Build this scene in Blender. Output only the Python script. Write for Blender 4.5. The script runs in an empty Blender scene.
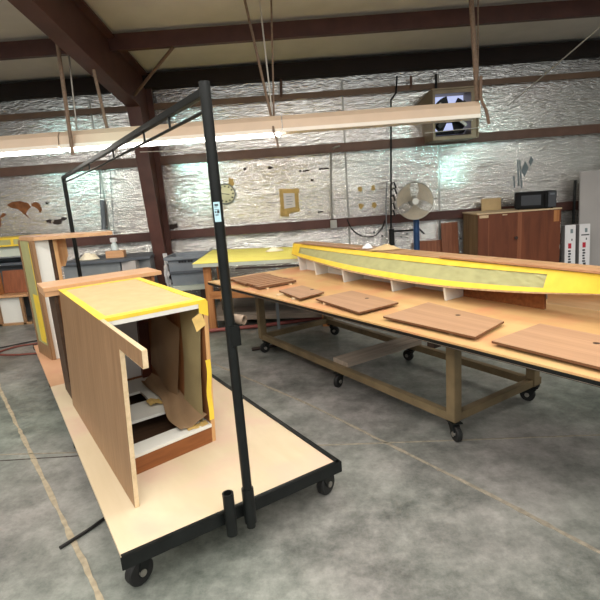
import bpy, bmesh, math, random
from mathutils import Vector, Matrix, noise
random.seed(7)
SC = bpy.context.scene
COL = SC.collection
R = math.radians

# ------------------------------------------------------------------ camera
cam_d = bpy.data.cameras.new('camera'); cam = bpy.data.objects.new('camera', cam_d); COL.objects.link(cam)
cam_d.sensor_fit = 'HORIZONTAL'; cam_d.sensor_width = 36.0; cam_d.lens = 485.0/600.0*36.0
cam_d.clip_start = .02; cam_d.clip_end = 100
pit = math.atan(106/485.0); rol = R(4.2)
fw = Vector((0, math.cos(pit), -math.sin(pit))); up = Vector((0, math.sin(pit), math.cos(pit))); rt = Vector((1, 0, 0))
ir = rt*math.cos(rol) - up*math.sin(rol); iu = rt*math.sin(rol) + up*math.cos(rol)
m = Matrix.Identity(4)
for i in range(3):
    m[i][0] = ir[i]; m[i][1] = iu[i]; m[i][2] = -fw[i]
m.translation = Vector((0, 0, 1.6))
cam.matrix_world = m
SC.camera = cam

# ------------------------------------------------------------------ light and exposure
SC.view_settings.view_transform = 'Standard'; SC.view_settings.look = 'None'
SC.view_settings.gamma = 1; SC.view_settings.use_curve_mapping = False
SC.view_settings.exposure = 0.18
wd = bpy.data.worlds.new('world'); SC.world = wd; wd.use_nodes = True
wd.node_tree.nodes['Background'].inputs[0].default_value = (.80, .88, .92, 1)
wd.node_tree.nodes['Background'].inputs[1].default_value = .6

def area(name, loc, sx, sy, power, color, aim, spread=180):
    d = bpy.data.lights.new(name, 'AREA'); d.shape = 'RECTANGLE'; d.size = sx; d.size_y = sy
    d.energy = power; d.color = color; d.spread = R(spread)
    o = bpy.data.objects.new(name, d); COL.objects.link(o); o.location = loc
    o.rotation_euler = (Vector(aim) - Vector(loc)).to_track_quat('-Z', 'Y').to_euler()
    return o
WARM = (1.0, .955, .88)
# rows of ceiling tubes over the shop floor, behind and above the camera
for i, (y, p) in enumerate(((3.0, 75), (.2, 95), (-3.0, 180))):
    for x in (-4.2, 0.0, 4.2):
        area('ceiling_tubes', (x, y, 3.55), 3.0, .30, p, WARM, (x, y, 0))
# added narrow cyan beams at the far rear, making glow spots on the foil
CY = (.45, 1.0, .92)
for x, w, h, z, p, tx, spr in ((7.6, .25, .3, 1.75, .22, 2.5, 1.2), (-4.6, .5, 1.2, 2.1, .55, -1.45, 4), (-10.2, .5, 1.2, 2.1, .45, -3.25, 4), (7.0, 1.6, .4, 2.1, .35, 2.25, 6)):
    area('foil_glow_beam', (x, -8.0, z), w, h, p, CY, (tx, 7.8, z), spr)

# ------------------------------------------------------------------ materials
def _new(name):
    M = bpy.data.materials.new(name); M.use_nodes = True
    nt = M.node_tree; b = nt.nodes['Principled BSDF']
    return M, nt, b
def _c(c): return (c[0], c[1], c[2], 1)
def S(r, g, b):   # sRGB 0..255 -> linear
    f = lambda v: ((v/255+.055)/1.055)**2.4 if v > 10 else v/255/12.92
    return (f(r), f(g), f(b))
def N(nt, t, **kw):
    n = nt.nodes.new(t)
    for k, v in kw.items():
        if k.startswith('i_'):
            key = k[2:]
            n.inputs[int(key) if key.isdigit() else key.replace('_', ' ')].default_value = v
        else: setattr(n, k, v)
    return n
def coords(nt, scale=(1, 1, 1), rot=(0, 0, 0), kind='Object'):
    tc = N(nt, 'ShaderNodeTexCoord'); mp = N(nt, 'ShaderNodeMapping')
    mp.inputs['Scale'].default_value = scale; mp.inputs['Rotation'].default_value = rot
    nt.links.new(tc.outputs[kind], mp.inputs['Vector']); return mp.outputs[0]
def ramp(nt, fac, stops):
    r = N(nt, 'ShaderNodeValToRGB'); e = r.color_ramp.elements
    while len(e) < len(stops): e.new(.5)
    for el, (p, c) in zip(e, stops): el.position = p; el.color = _c(c)
    nt.links.new(fac, r.inputs[0]); return r.outputs[0]
def bump(nt, b, h, strength=.2, dist=.01):
    n = N(nt, 'ShaderNodeBump'); n.inputs['Strength'].default_value = strength; n.inputs['Distance'].default_value = dist
    nt.links.new(h, n.inputs['Height']); nt.links.new(n.outputs[0], b.inputs['Normal'])
def plain(name, c, rough=.5, metal=0, var=.12, scale=9, bmp=0, spec=.4):
    M, nt, b = _new(name)
    v = coords(nt, (scale,)*3)
    n = N(nt, 'ShaderNodeTexNoise'); n.inputs['Scale'].default_value = 1; n.inputs['Detail'].default_value = 5
    nt.links.new(v, n.inputs[0])
    lo = tuple(x*(1-var) for x in c); hi = tuple(min(1, x*(1+var)) for x in c)
    nt.links.new(ramp(nt, n.outputs[0], ((.3, lo), (.7, hi))), b.inputs['Base Color'])
    b.inputs['Roughness'].default_value = rough; b.inputs['Metallic'].default_value = metal
    b.inputs['Specular IOR Level'].default_value = spec
    if bmp: bump(nt, b, n.outputs[0], bmp)
    return M
def wood(name, c1, c2, axis='y', rough=.5, fine=30, spec=.35, mixc=None):
    M, nt, b = _new(name)
    sc = {'x': (1.2, fine, fine), 'y': (fine, 1.2, fine), 'z': (fine, fine, 1.2)}[axis]
    v = coords(nt, sc)
    n = N(nt, 'ShaderNodeTexNoise'); n.inputs['Scale'].default_value = 1; n.inputs['Detail'].default_value = 6; n.inputs['Distortion'].default_value = .4
    nt.links.new(v, n.inputs[0])
    col = ramp(nt, n.outputs[0], ((.32, c1), (.68, c2)))
    if mixc:
        n2 = N(nt, 'ShaderNodeTexNoise'); n2.inputs['Scale'].default_value = 3.0; n2.inputs['Detail'].default_value = 5
        nt.links.new(coords(nt, (1, 1, 1)), n2.inputs[0])
        f = ramp(nt, n2.outputs[0], ((.48, (0, 0, 0)), (.66, (1, 1, 1))))
        mx = N(nt, 'ShaderNodeMix', data_type='RGBA'); nt.links.new(f, mx.inputs[0]); nt.links.new(col, mx.inputs[6]); mx.inputs[7].default_value = _c(mixc)
        col = mx.outputs[2]
    nt.links.new(col, b.inputs['Base Color'])
    b.inputs['Roughness'].default_value = rough; b.inputs['Specular IOR Level'].default_value = spec
    bump(nt, b, n.outputs[0], .06)
    return M
def emit(name, c, st, base=(.8, .8, .8)):
    M, nt, b = _new(name); b.inputs['Base Color'].default_value = _c(base)
    b.inputs['Emission Color'].default_value = _c(c); b.inputs['Emission Strength'].default_value = st
    n = N(nt, 'ShaderNodeTexNoise'); n.inputs['Scale'].default_value = 4
    r = ramp(nt, n.outputs[0], ((0, tuple(x*.97 for x in base)), (1, base))); nt.links.new(r, b.inputs['Base Color'])
    return M

def foil_mat():
    M, nt, b = _new('foil_insulation')
    v1 = coords(nt, (5, 1, 46)); n1 = N(nt, 'ShaderNodeTexNoise'); n1.inputs['Scale'].default_value = 1; n1.inputs['Detail'].default_value = 4; n1.inputs['Distortion'].default_value = 1.2
    nt.links.new(v1, n1.inputs[0])
    v2 = coords(nt, (7, 1, 30), (0, .5, 0)); n2 = N(nt, 'ShaderNodeTexNoise'); n2.inputs['Scale'].default_value = 1; n2.inputs['Detail'].default_value = 3; n2.inputs['Distortion'].default_value = .8
    nt.links.new(v2, n2.inputs[0])
    v3 = coords(nt, (.5, 1, .8)); n3 = N(nt, 'ShaderNodeTexNoise'); n3.inputs['Scale'].default_value = 1.3; n3.inputs['Detail'].default_value = 3
    nt.links.new(v3, n3.inputs[0])
    mx = N(nt, 'ShaderNodeMix', data_type='FLOAT')
    sz = N(nt, 'ShaderNodeSeparateXYZ'); nt.links.new(coords(nt), sz.inputs[0])
    hz = N(nt, 'ShaderNodeMapRange'); nt.links.new(sz.outputs['Z'], hz.inputs[0]); hz.inputs[1].default_value = 1.7; hz.inputs[2].default_value = 2.9
    ad = N(nt, 'ShaderNodeMath', operation='ADD'); nt.links.new(hz.outputs[0], ad.inputs[0]); nt.links.new(n3.outputs[0], ad.inputs[1])
    nt.links.new(ramp(nt, ad.outputs[0], ((.55, (0, 0, 0)), (1.0, (1, 1, 1)))), mx.inputs[0])
    nt.links.new(n1.outputs[0], mx.inputs[2]); nt.links.new(n2.outputs[0], mx.inputs[3])
    bump(nt, b, mx.outputs[0], .8, .02)
    col = ramp(nt, n3.outputs[0], ((.3, (.80, .76, .75)), (.7, (.80, .81, .77))))
    # nail holes and scuffs low on the wall
    vo = N(nt, 'ShaderNodeTexVoronoi'); vo.inputs['Scale'].default_value = 1
    nt.links.new(coords(nt, (9, 1, 11)), vo.inputs[0])
    hole = N(nt, 'ShaderNodeMath', operation='LESS_THAN'); nt.links.new(vo.outputs['Distance'], hole.inputs[0]); hole.inputs[1].default_value = .17
    sx = N(nt, 'ShaderNodeSeparateXYZ'); nt.links.new(coords(nt), sx.inputs[0])
    band = N(nt, 'ShaderNodeMapRange'); nt.links.new(sx.outputs['Z'], band.inputs[0])
    band.inputs[1].default_value = .62; band.inputs[2].default_value = .72; 
    b2 = N(nt, 'ShaderNodeMapRange'); nt.links.new(sx.outputs['Z'], b2.inputs[0]); b2.inputs[1].default_value = 1.02; b2.inputs[2].default_value = .92
    pr = N(nt, 'ShaderNodeMath', operation='MULTIPLY'); nt.links.new(band.outputs[0], pr.inputs[0]); nt.links.new(b2.outputs[0], pr.inputs[1])
    sp = N(nt, 'ShaderNodeTexNoise'); sp.inputs['Scale'].default_value = 3.1; nt.links.new(coords(nt), sp.inputs[0])
    gate = N(nt, 'ShaderNodeMath', operation='GREATER_THAN'); nt.links.new(sp.outputs[0], gate.inputs[0]); gate.inputs[1].default_value = .47
    p2 = N(nt, 'ShaderNodeMath', operation='MULTIPLY'); nt.links.new(pr.outputs[0], p2.inputs[0]); nt.links.new(gate.outputs[0], p2.inputs[1])
    p3 = N(nt, 'ShaderNodeMath', operation='MULTIPLY'); nt.links.new(p2.outputs[0], p3.inputs[0]); nt.links.new(hole.outputs[0], p3.inputs[1])
    cm = N(nt, 'ShaderNodeMix', data_type='RGBA'); nt.links.new(p3.outputs[0], cm.inputs[0]); nt.links.new(col, cm.inputs[6]); cm.inputs[7].default_value = (.05, .05, .05, 1)
    nt.links.new(cm.outputs[2], b.inputs['Base Color'])
    b.inputs['Metallic'].default_value = .88; b.inputs['Roughness'].default_value = .24
    return M

def floor_mat():
    M, nt, b = _new('worn_concrete')
    n1 = N(nt, 'ShaderNodeTexNoise'); n1.inputs['Scale'].default_value = 1.1; n1.inputs['Detail'].default_value = 8; n1.inputs['Roughness'].default_value = .62
    nt.links.new(coords(nt), n1.inputs[0])
    n2 = N(nt, 'ShaderNodeTexNoise'); n2.inputs['Scale'].default_value = 6; n2.inputs['Detail'].default_value = 12; n2.inputs['Roughness'].default_value = .78
    nt.links.new(coords(nt), n2.inputs[0])
    mx = N(nt, 'ShaderNodeMix', data_type='FLOAT'); mx.inputs[0].default_value = .5
    nt.links.new(n1.outputs[0], mx.inputs[2]); nt.links.new(n2.outputs[0], mx.inputs[3])
    col = ramp(nt, mx.outputs[0], ((.36, S(60, 62, 60)), (.49, S(118, 117, 114)), (.64, S(162, 158, 155))))
    n4 = N(nt, 'ShaderNodeTexNoise'); n4.inputs['Scale'].default_value = .42; n4.inputs['Detail'].default_value = 4
    nt.links.new(coords(nt), n4.inputs[0])
    tint = ramp(nt, n4.outputs[0], ((.38, (.86, 1.0, .92)), (.6, (1.0, .965, .975))))
    ml = N(nt, 'ShaderNodeMix', data_type='RGBA', blend_type='MULTIPLY'); ml.inputs[0].default_value = 1
    nt.links.new(col, ml.inputs[6]); nt.links.new(tint, ml.inputs[7])
    nt.links.new(ml.outputs[2], b.inputs['Base Color'])
    rr = ramp(nt, n1.outputs[0], ((.35, (.30,)*3), (.7, (.6,)*3))); nt.links.new(rr, b.inputs['Roughness'])
    b.inputs['Specular IOR Level'].default_value = .4
    bump(nt, b, n2.outputs[0], .08)
    return M

MAT = dict(
    foil=foil_mat(), floor=floor_mat(),
    steel=plain('red_brown_steel', S(82, 52, 46), .55, 0, .2, 4),
    girt=plain('brown_girt_steel', S(104, 78, 66), .5, 0, .2, 3),
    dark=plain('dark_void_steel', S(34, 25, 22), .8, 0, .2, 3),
    tan=plain('tan_painted_steel', S(120, 96, 78), .5, 0, .12, 3),
    ceil=plain('white_roof_insulation', S(214, 210, 204), .7, 0, .06, 3, .2),
    shed=plain('grey_wall_sheet', S(150, 148, 142), .6, 0, .1, 2),
    black=plain('black_painted_steel', S(17, 20, 20), .42, 0, .3, 14, .05, .3),
    rubber=plain('black_rubber', S(26, 26, 26), .6, 0, .2, 20),
    zinc=plain('dull_zinc', S(150, 146, 138), .4, .7, .15, 20),
    rusty=plain('rusty_pipe', S(140, 122, 106), .55, .3, .3, 18),
    olive=plain('olive_painted_steel', S(116, 100, 74), .5, .05, .25, 6),
    umber=plain('dark_umber_steel', S(56, 42, 37), .55, .05, .2, 6),
    tape=plain('yellow_masking_tape', S(232, 200, 66), .5, 0, .08, 12),
    tapeold=plain('aged_masking_tape', S(204, 172, 104), .6, 0, .14, 20),
    kraft=plain('kraft_masking_paper', S(196, 170, 126), .7, 0, .06, 14, .25),
    olivepaper=plain('olive_masking_paper', S(170, 156, 116), .7, 0, .1, 5, .3),
    greenpaper=plain('green_masking_paper', S(166, 164, 116), .65, 0, .08, 12, .4),
    tawnypaper=plain('brown_masking_paper', S(158, 130, 100), .6, 0, .12, 4, .3),
    white=plain('white_melamine', S(222, 222, 216), .45, 0, .03, 6),
    whitegrey=plain('off_white_melamine', S(206, 202, 200), .45, 0, .04, 6),
    pale=wood('pale_plywood_edge', S(196, 172, 136), S(216, 194, 160), 'y', .6),
    walnut_z=wood('brown_laminate_upright', S(132, 100, 70), S(154, 120, 88), 'z', .45, 42),
    walnut_x=wood('brown_laminate_across', S(150, 116, 80), S(190, 150, 112), 'x', .45, 36),
    oak_x=wood('light_oak_across', S(192, 148, 108), S(208, 164, 124), 'x', .4, 36),
    oak_y=wood('light_oak_along', S(172, 126, 90), S(190, 146, 108), 'y', .4, 36),
    oak_z=wood('light_oak_upright', S(186, 140, 92), S(212, 168, 118), 'z', .45, 36),
    red_x=wood('reddish_wood_across', S(120, 70, 36), S(146, 90, 50), 'x', .45, 36),
    red_z=wood('reddish_wood_upright', S(122, 72, 48), S(146, 90, 62), 'z', .45, 30),
    inner_z=wood('brown_board_upright', S(140, 90, 54), S(164, 112, 72), 'z', .5, 26),
    maroon=wood('maroon_board_upright', S(76, 34, 22), S(98, 48, 32), 'z', .5, 26),
    darkboard=wood('dark_brown_board', S(62, 44, 32), S(82, 60, 44), 'x', .6, 26),
    panel_x=wood('door_blank_veneer', S(164, 128, 102), S(180, 143, 115), 'y', .42, 40),
    edge_x=wood('dark_panel_edge', S(92, 62, 42), S(116, 80, 54), 'y', .5, 30),
    slat_x=wood('slat_veneer', S(152, 112, 82), S(174, 132, 100), 'x', .45, 40),
    ply=wood('plywood_deck', S(194, 176, 146), S(208, 192, 164), 'y', .55, 5, .3, S(202, 176, 154)),
    plyrear=wood('pinkish_plywood_deck', S(186, 142, 108), S(204, 162, 128), 'y', .55, 6, .3, S(196, 148, 118)),
    plytable=wood('plywood_table', S(198, 158, 106), S(216, 178, 126), 'y', .42, 7, .4, S(208, 148, 108)),
    cabred=wood('worn_mahogany_ply', S(94, 52, 35), S(122, 70, 47), 'z', .5, 9, .3, S(110, 62, 42)),
    cabside=wood('stained_side_board', S(106, 84, 58), S(142, 116, 82), 'z', .6, 20),
    lumber=wood('rough_lumber', S(160, 104, 60), S(192, 134, 84), 'z', .6, 26),
    lumber_x=wood('rough_lumber_across', S(160, 104, 60), S(192, 134, 84), 'x', .6, 26),
    greymetal=plain('grey_enamel', S(126, 132, 136), .45, .1, .1, 6),
    slate=plain('slate_top', S(84, 90, 98), .45, 0, .15, 8),
    plastic=plain('grey_plastic', S(122, 130, 138), .5, 0, .1, 5),
    panelgrey=plain('pale_grey_sheet', S(176, 172, 170), .6, 0, .04, 3),
    card=plain('white_cardboard', S(226, 224, 226), .6, 0, .03, 6),
    cardside=plain('grey_cardboard_side', S(160, 158, 158), .6, 0, .04, 6),
    ink=plain('black_ink', S(40, 44, 50), .6, 0, .1, 9),
    inkred=plain('red_ink', S(190, 40, 60), .6, 0, .1, 9),
    inkblue=plain('blue_grey_ink', S(120, 134, 138), .6, 0, .1, 9),
    label=plain('pale_blue_label', S(176, 210, 222), .5, 0, .05, 40),
    blackplastic=plain('black_plastic', S(12, 13, 15), .6, 0, .15, 8, 0, .2),
    glassblack=plain('dark_door_glass', S(34, 38, 46), .4, 0, .1, 8, 0, .6),
    fanwire=plain('grey_fan_wire', S(176, 172, 160), .4, .5, .1, 9),
    fanblade=plain('beige_fan_blade', S(196, 184, 164), .45, .1, .08, 9),
    blue=plain('blue_painted_pole', S(40, 70, 112), .45, .1, .12, 9),
    box=plain('galvanised_hood', S(142, 128, 106), .5, .3, .14, 5),
    fanblack=plain('black_fan_parts', S(24, 25, 28), .45, .2, .2, 8),
    skyglow=emit('daylight_behind_louvre', (.55, .62, .95), .8, (.5, .5, .7)),
    housing=plain('cream_light_housing', S(216, 192, 168), .45, 0, .04, 6),
    lit=emit('lit_tube', (1, .96, .88), 13.0, (.9, .9, .9)),
    unlit=plain('milky_tube', S(244, 236, 224), .35, 0, .02, 6),
    rope=plain('tan_rope', S(130, 110, 94), .8, 0, .2, 40),
    conduit=plain('galvanised_conduit', S(166, 164, 158), .4, .6, .1, 10),
    wire=plain('pale_wire', S(208, 204, 196), .5, .2, .05, 10),
    clockface=plain('cream_clock_face', S(226, 222, 184), .5, 0, .04, 9),
    rust=plain('rust_brown_backing', S(132, 84, 50), .8, 0, .35, 16),
    rag=plain('cream_rag', S(236, 228, 204), .8, 0, .06, 30, .3),
    hose=plain('dark_red_hose', S(116, 62, 52), .5, 0, .15, 20),
    cable=plain('black_cable', S(28, 26, 26), .5, 0, .2, 20),
    seam=plain('sandy_floor_seam', S(160, 148, 126), .8, 0, .2, 24, .3),
    seam2=plain('pale_floor_seam', S(138, 130, 116), .8, 0, .25, 30, .3),
    redpipe=plain('faded_red_pipe', S(160, 90, 84), .5, 0, .15, 12),
    jar=plain('clear_jar', S(205, 220, 222), .15, 0, .04, 9, 0, .6),
    greywood=wood('grey_weathered_plank', S(134, 122, 110), S(160, 146, 132), 'x', .6, 24),
    greyboard=plain('pale_green_board', S(190, 198, 186), .55, 0, .05, 6),
)

# ------------------------------------------------------------------ mesh builder
class MB:
    def __init__(s, o=(0, 0, 0)): s.v = []; s.f = []; s.o = Vector(o)
    def add(s, vs, fs):
        n = len(s.v); s.v += [Vector(p) - s.o for p in vs]; s.f += [tuple(i+n for i in f) for f in fs]
    def box(s, x0, x1, y0, y1, z0, z1, rot=None, piv=None):
        vs = [Vector((x, y, z)) for x in (x0, x1) for y in (y0, y1) for z in (z0, z1)]
        if rot is not None:
            piv = Vector(piv) if piv else Vector(((x0+x1)/2, (y0+y1)/2, (z0+z1)/2))
            vs = [rot @ (p-piv) + piv for p in vs]
        s.add(vs, [(0, 1, 3, 2), (4, 6, 7, 5), (0, 4, 5, 1), (2, 3, 7, 6), (0, 2, 6, 4), (1, 5, 7, 3)])
        return s
    def tube(s, pts, r, n=10, caps=True):
        pts = [Vector(p) for p in pts]; rs = r if isinstance(r, (list, tuple)) else [r]*len(pts)
        rings = []; prev = None
        for i, p in enumerate(pts):
            d = (pts[min(i+1, len(pts)-1)] - pts[max(i-1, 0)]).normalized()
            if prev is None:
                a = d.cross(Vector((0, 0, 1)));
                if a.length < 1e-3: a = d.cross(Vector((0, 1, 0)))
                a.normalize()
            else: a = (prev - d*prev.dot(d)).normalized()
            prev = a; bb = d.cross(a)
            rings.append([p + (a*math.cos(t) + bb*math.sin(t))*rs[i] for t in [2*math.pi*k/n for k in range(n)]])
        vs = [p for rg in rings for p in rg]; fs = []
        for i in range(len(rings)-1):
            for k in range(n):
                fs.append((i*n+k, i*n+(k+1) % n, (i+1)*n+(k+1) % n, (i+1)*n+k))
        if caps: fs += [tuple(range(n-1, -1, -1)), tuple((len(rings)-1)*n+k for k in range(n))]
        s.add(vs, fs); return s
    def pipe(s, p0, p1, ro, ri, n=18):
        p0 = Vector(p0); p1 = Vector(p1); d = (p1-p0).normalized()
        a = d.cross(Vector((0, 0, 1)))
        if a.length < 1e-3: a = Vector((1, 0, 0))
        a.normalize(); bb = d.cross(a); vs = []
        for p, r in ((p0, ro), (p1, ro), (p1, ri), (p0, ri)):
            vs += [p + (a*math.cos(2*math.pi*k/n)+bb*math.sin(2*math.pi*k/n))*r for k in range(n)]
        fs = []
        for j in range(4):
            j2 = (j+1) % 4
            for k in range(n): fs.append((j*n+k, j*n+(k+1) % n, j2*n+(k+1) % n, j2*n+k))
        s.add(vs, fs); return s
    def torus(s, c, nrm, Rr, r, n=36, mm=6):
        nrm = Vector(nrm).normalized(); a = nrm.cross(Vector((0, 0, 1)))
        if a.length < 1e-3: a = Vector((1, 0, 0))
        a.normalize(); bb = nrm.cross(a); c = Vector(c); vs = []; fs = []
        for i in range(n):
            t = 2*math.pi*i/n; e = a*math.cos(t)+bb*math.sin(t)
            for j in range(mm):
                q = 2*math.pi*j/mm; vs.append(c + e*(Rr+r*math.cos(q)) + nrm*r*math.sin(q))
        for i in range(n):
            for j in range(mm):
                fs.append((i*mm+j, ((i+1) % n)*mm+j, ((i+1) % n)*mm+(j+1) % mm, i*mm+(j+1) % mm))
        s.add(vs, fs); return s
    def prism(s, poly, d0, d1, axis='z'):
        def P(u, v, w): return {'z': (u, v, w), 'x': (w, u, v), 'y': (u, w, v)}[axis]
        n = len(poly); vs = [P(u, v, d0) for u, v in poly] + [P(u, v, d1) for u, v in poly]
        s.add(vs, [tuple(range(n-1, -1, -1)), tuple(range(n, 2*n))] + [(i, (i+1) % n, n+(i+1) % n, n+i) for i in range(n)]); return s
    def sheet(s, fn, nu, nv, th):
        """closed thin sheet: fn(u,v)->point, offset by th vector/normal"""
        top = [[Vector(fn(i/nu, j/nv)) for j in range(nv+1)] for i in range(nu+1)]
        vs = []; 
        for i in range(nu+1):
            for j in range(nv+1): vs.append(top[i][j])
        for i in range(nu+1):
            for j in range(nv+1):
                du = top[min(i+1, nu)][j]-top[max(i-1, 0)][j]; dv = top[i][min(j+1, nv)]-top[i][max(j-1, 0)]
                nn = du.cross(dv); nn = nn.normalized() if nn.length > 1e-9 else Vector((0, 0, 1))
                vs.append(top[i][j] - nn*th)
        W = nv+1; K = (nu+1)*W; fs = []
        for i in range(nu):
            for j in range(nv):
                a = i*W+j; fs.append((a, a+W, a+W+1, a+1)); fs.append((K+a, K+a+1, K+a+W+1, K+a+W))
        for i in range(nu):
            a = i*W; fs.append((a, K+a, K+a+W, a+W)); a = i*W+nv; fs.append((a, a+W, K+a+W, K+a))
        for j in range(nv):
            a = j; fs.append((a, a+1, K+a+1, K+a)); a = nu*W+j; fs.append((a, K+a, K+a+1, a+1))
        s.add(vs, fs); return s
    def build(s, name, mat, parent=None, bev=0, smooth=False):
        me = bpy.data.meshes.new(name); me.from_pydata([tuple(p) for p in s.v], [], s.f)
        bm = bmesh.new(); bm.from_mesh(me); bmesh.ops.recalc_face_normals(bm, faces=bm.faces)
        if bev: bmesh.ops.bevel(bm, geom=[e for e in bm.edges if len(e.link_faces) == 2 and e.calc_face_angle(0) > .6], offset=bev, segments=2, affect='EDGES', clamp_overlap=True)
        bm.to_mesh(me); bm.free()
        me.materials.append(MAT[mat] if isinstance(mat, str) else mat)
        if smooth:
            for p in me.polygons: p.use_smooth = True
            me.set_sharp_from_angle(angle=R(38))
        o = bpy.data.objects.new(name, me); COL.objects.link(o)
        if parent: o.parent = parent
        return o
def thing(name, label, cat, loc=(0, 0, 0), rz=0, group=None):
    o = bpy.data.objects.new(name, None); COL.objects.link(o); o.empty_display_size = .1
    o.location = loc; o.rotation_euler = (0, 0, rz); o['label'] = label; o['category'] = cat
    if group: o['group'] = group
    return o
def tag(o, label, cat, group=None, loc=None, rz=None):
    o['label'] = label; o['category'] = cat
    if group: o['group'] = group
    if loc is not None: o.location = loc
    if rz is not None: o.rotation_euler = (0, 0, rz)
    return o
def struct(o, label, cat):
    o['kind'] = 'structure'; o['label'] = label; o['category'] = cat; return o
def copy_tree(o, parent=None):
    c = o.copy(); COL.objects.link(c)
    if parent: c.parent = parent
    for ch in list(o.children): copy_tree(ch, c)
    return c
AX = R(32.2); VX = Vector((math.cos(AX), math.sin(AX), 0)); UX = Vector((-math.sin(AX), math.cos(AX), 0))
def ab(a, b, z=0): return VX*a + UX*b + Vector((0, 0, z))
def wob(u, v, s, amp, seed=0): return noise.noise(Vector((u*s, v*s, seed)))*amp

WY = 7.8    # inner face of the back wall
# ------------------------------------------------------------------ structure
struct(MB().box(-11, 11, -9, 8.1, -.2, 0).build('floor', 'floor'), 'worn grey concrete shop floor', 'floor')
wb = struct(MB().box(-11, 11, WY, WY+.15, 0, 3.6).build('wall_back', 'foil'), 'foil-faced insulated back wall', 'wall')
struct(MB().box(-11.15, -11, -9, 8.1, 0, 5.6).build('wall_left', 'shed'), 'grey side wall far to the left', 'wall')
struct(MB().box(11, 11.15, -9, 8.1, 0, 5.6).build('wall_right', 'shed'), 'grey side wall far to the right', 'wall')
roof = MB(); roof.add([(-11, 8.1, 3.46), (11, 8.1, 3.46), (11, -9, 5.17), (-11, -9, 5.17), (-11, 8.1, 3.56), (11, 8.1, 3.56), (11, -9, 5.27), (-11, -9, 5.27)],
    [(0, 1, 2, 3), (4, 7, 6, 5), (0, 4, 5, 1), (1, 5, 6, 2), (2, 6, 7, 3), (3, 7, 4, 0)])
struct(roof.build('ceiling', 'ceil'), 'white insulated sloping metal roof', 'ceiling')
def girt(n, z, h, d, mat='girt'):
    b = MB().box(-11, 11, WY-d, WY, z-h/2, z+h/2).box(-11, 11, WY-d, WY-d+.012, z-h/2-.03, z-h/2)
    return struct(b.build(n, mat), 'brown steel girt running along the back wall', 'wall girt')
girt('trim_1', 3.035, .05, .10, 'tan'); girt('trim_2', 2.255, .10, .13); girt('trim_3', 1.125, .10, .12, 'steel')
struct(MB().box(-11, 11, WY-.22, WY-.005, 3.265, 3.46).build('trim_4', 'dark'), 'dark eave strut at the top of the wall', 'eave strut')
struct(MB().box(-11, 11, 6.3, 6.38, 3.42, 3.60).build('trim_5', 'steel'), 'brown roof purlin near the back wall', 'purlin')
struct(MB().box(-11, 11, 4.8, 4.88, 3.57, 3.75).build('trim_6', 'steel'), 'second brown roof purlin', 'purlin')
# tapered portal column and rafter
cx = -2.045
c = MB()
c.add([(cx-.09, 7.66, 0), (cx+.09, 7.66, 0), (cx+.09, 7.70, 0), (cx-.09, 7.70, 0), (cx-.09, 7.66, 3.3), (cx+.09, 7.66, 3.3), (cx+.09, 7.70, 3.3), (cx-.09, 7.70, 3.3)],
      [(0, 1, 2, 3), (4, 7, 6, 5), (0, 4, 5, 1), (1, 5, 6, 2), (2, 6, 7, 3), (3, 7, 4, 0)])
def fl(y0, z0, y1, z1, t=.02, w=.09):
    d = Vector((0, y1-y0, z1-z0)).normalized(); nn = Vector((0, -d.z, d.y))*t
    P = [Vector((sx, yy, zz)) for (yy, zz) in ((y0, z0), (y1, z1)) for sx in (cx-w, cx+w)]
    c.add(P + [p+nn for p in P], [(0, 1, 3, 2), (4, 6, 7, 5), (0, 4, 5, 1), (2, 3, 7, 6), (0, 2, 6, 4), (1, 5, 7, 3)])
fl(7.40, 0, 6.98, 2.92); fl(6.98, 2.92, 3.2, 3.42); fl(7.66, 3.44, 3.2, 3.88)
c.prism([(7.40, 0), (7.66, 0), (7.66, 3.40), (6.98, 2.92)], cx-.006, cx+.006, 'x')
c.prism([(7.66, 3.40), (3.2, 3.86), (3.2, 3.42), (6.98, 2.92)], cx-.006, cx+.006, 'x')
c.box(cx-.09, cx+.09, 7.40, 7.42, 0, .02); c.box(cx-.2, cx+.2, 7.3, 7.75, 0, .02)
struct(c.build('trim_7', 'steel'), 'red-brown tapered steel column with its roof rafter', 'column')
brace = MB().tube([(cx+.02, 7.0, 3.05), (cx+.75, 6.35, 3.42)], .02, 8)
struct(brace.build('trim_8', 'tan'), 'thin flange brace from the column to the roof', 'brace')
# foil laps, torn patches and printing on the wall (thin, fixed to the wall)
fl_ = MB()
for x in (-2.95, .85, 2.3): fl_.box(x, x+.03, WY-.004, WY, .2, 3.2)
fl_.build('foil_seam_tape', 'conduit', wb)
def blob(cxx, czz, rx, rz, seed, n=26, ir_=.35):
    pts = []
    for k in range(n):
        t = 2*math.pi*k/n; q = 1 + ir_*noise.noise(Vector((math.cos(t)*1.6, math.sin(t)*1.6, seed)))*2
        pts.append((cxx+rx*q*math.cos(t), czz+rz*q*math.sin(t)))
    return pts
tp = MB()
def W(x, y, Y=WY):   # where a photo point falls on the plane at distance Y (layout measurement of the real wall)
    d = ir*((x-300)/485) + iu*((300-y)/485) + fw; t = Y/d.y; p = Vector((0, 0, 1.6))+d*t; return (p.x, p.z)
tp.prism([W(*p) for p in ((7, 205), (12, 202), (20, 201), (28, 203), (31, 207), (27, 211), (26, 214), (29, 218), (24, 214), (18, 209), (12, 208))], WY-.006, WY, 'y')
tp.prism([W(*p) for p in ((31, 203), (36, 202), (40, 204), (42, 210), (40, 213), (38, 209), (35, 207), (32, 206))], WY-.006, WY, 'y')
tp.prism([W(*p) for p in ((0, 217), (3, 213), (6, 214), (5, 216), (1, 218), (1, 227), (-2, 226))], WY-.006, WY, 'y')
tp.build('torn_patch', 'rust', wb)
tp2 = MB()
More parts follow.
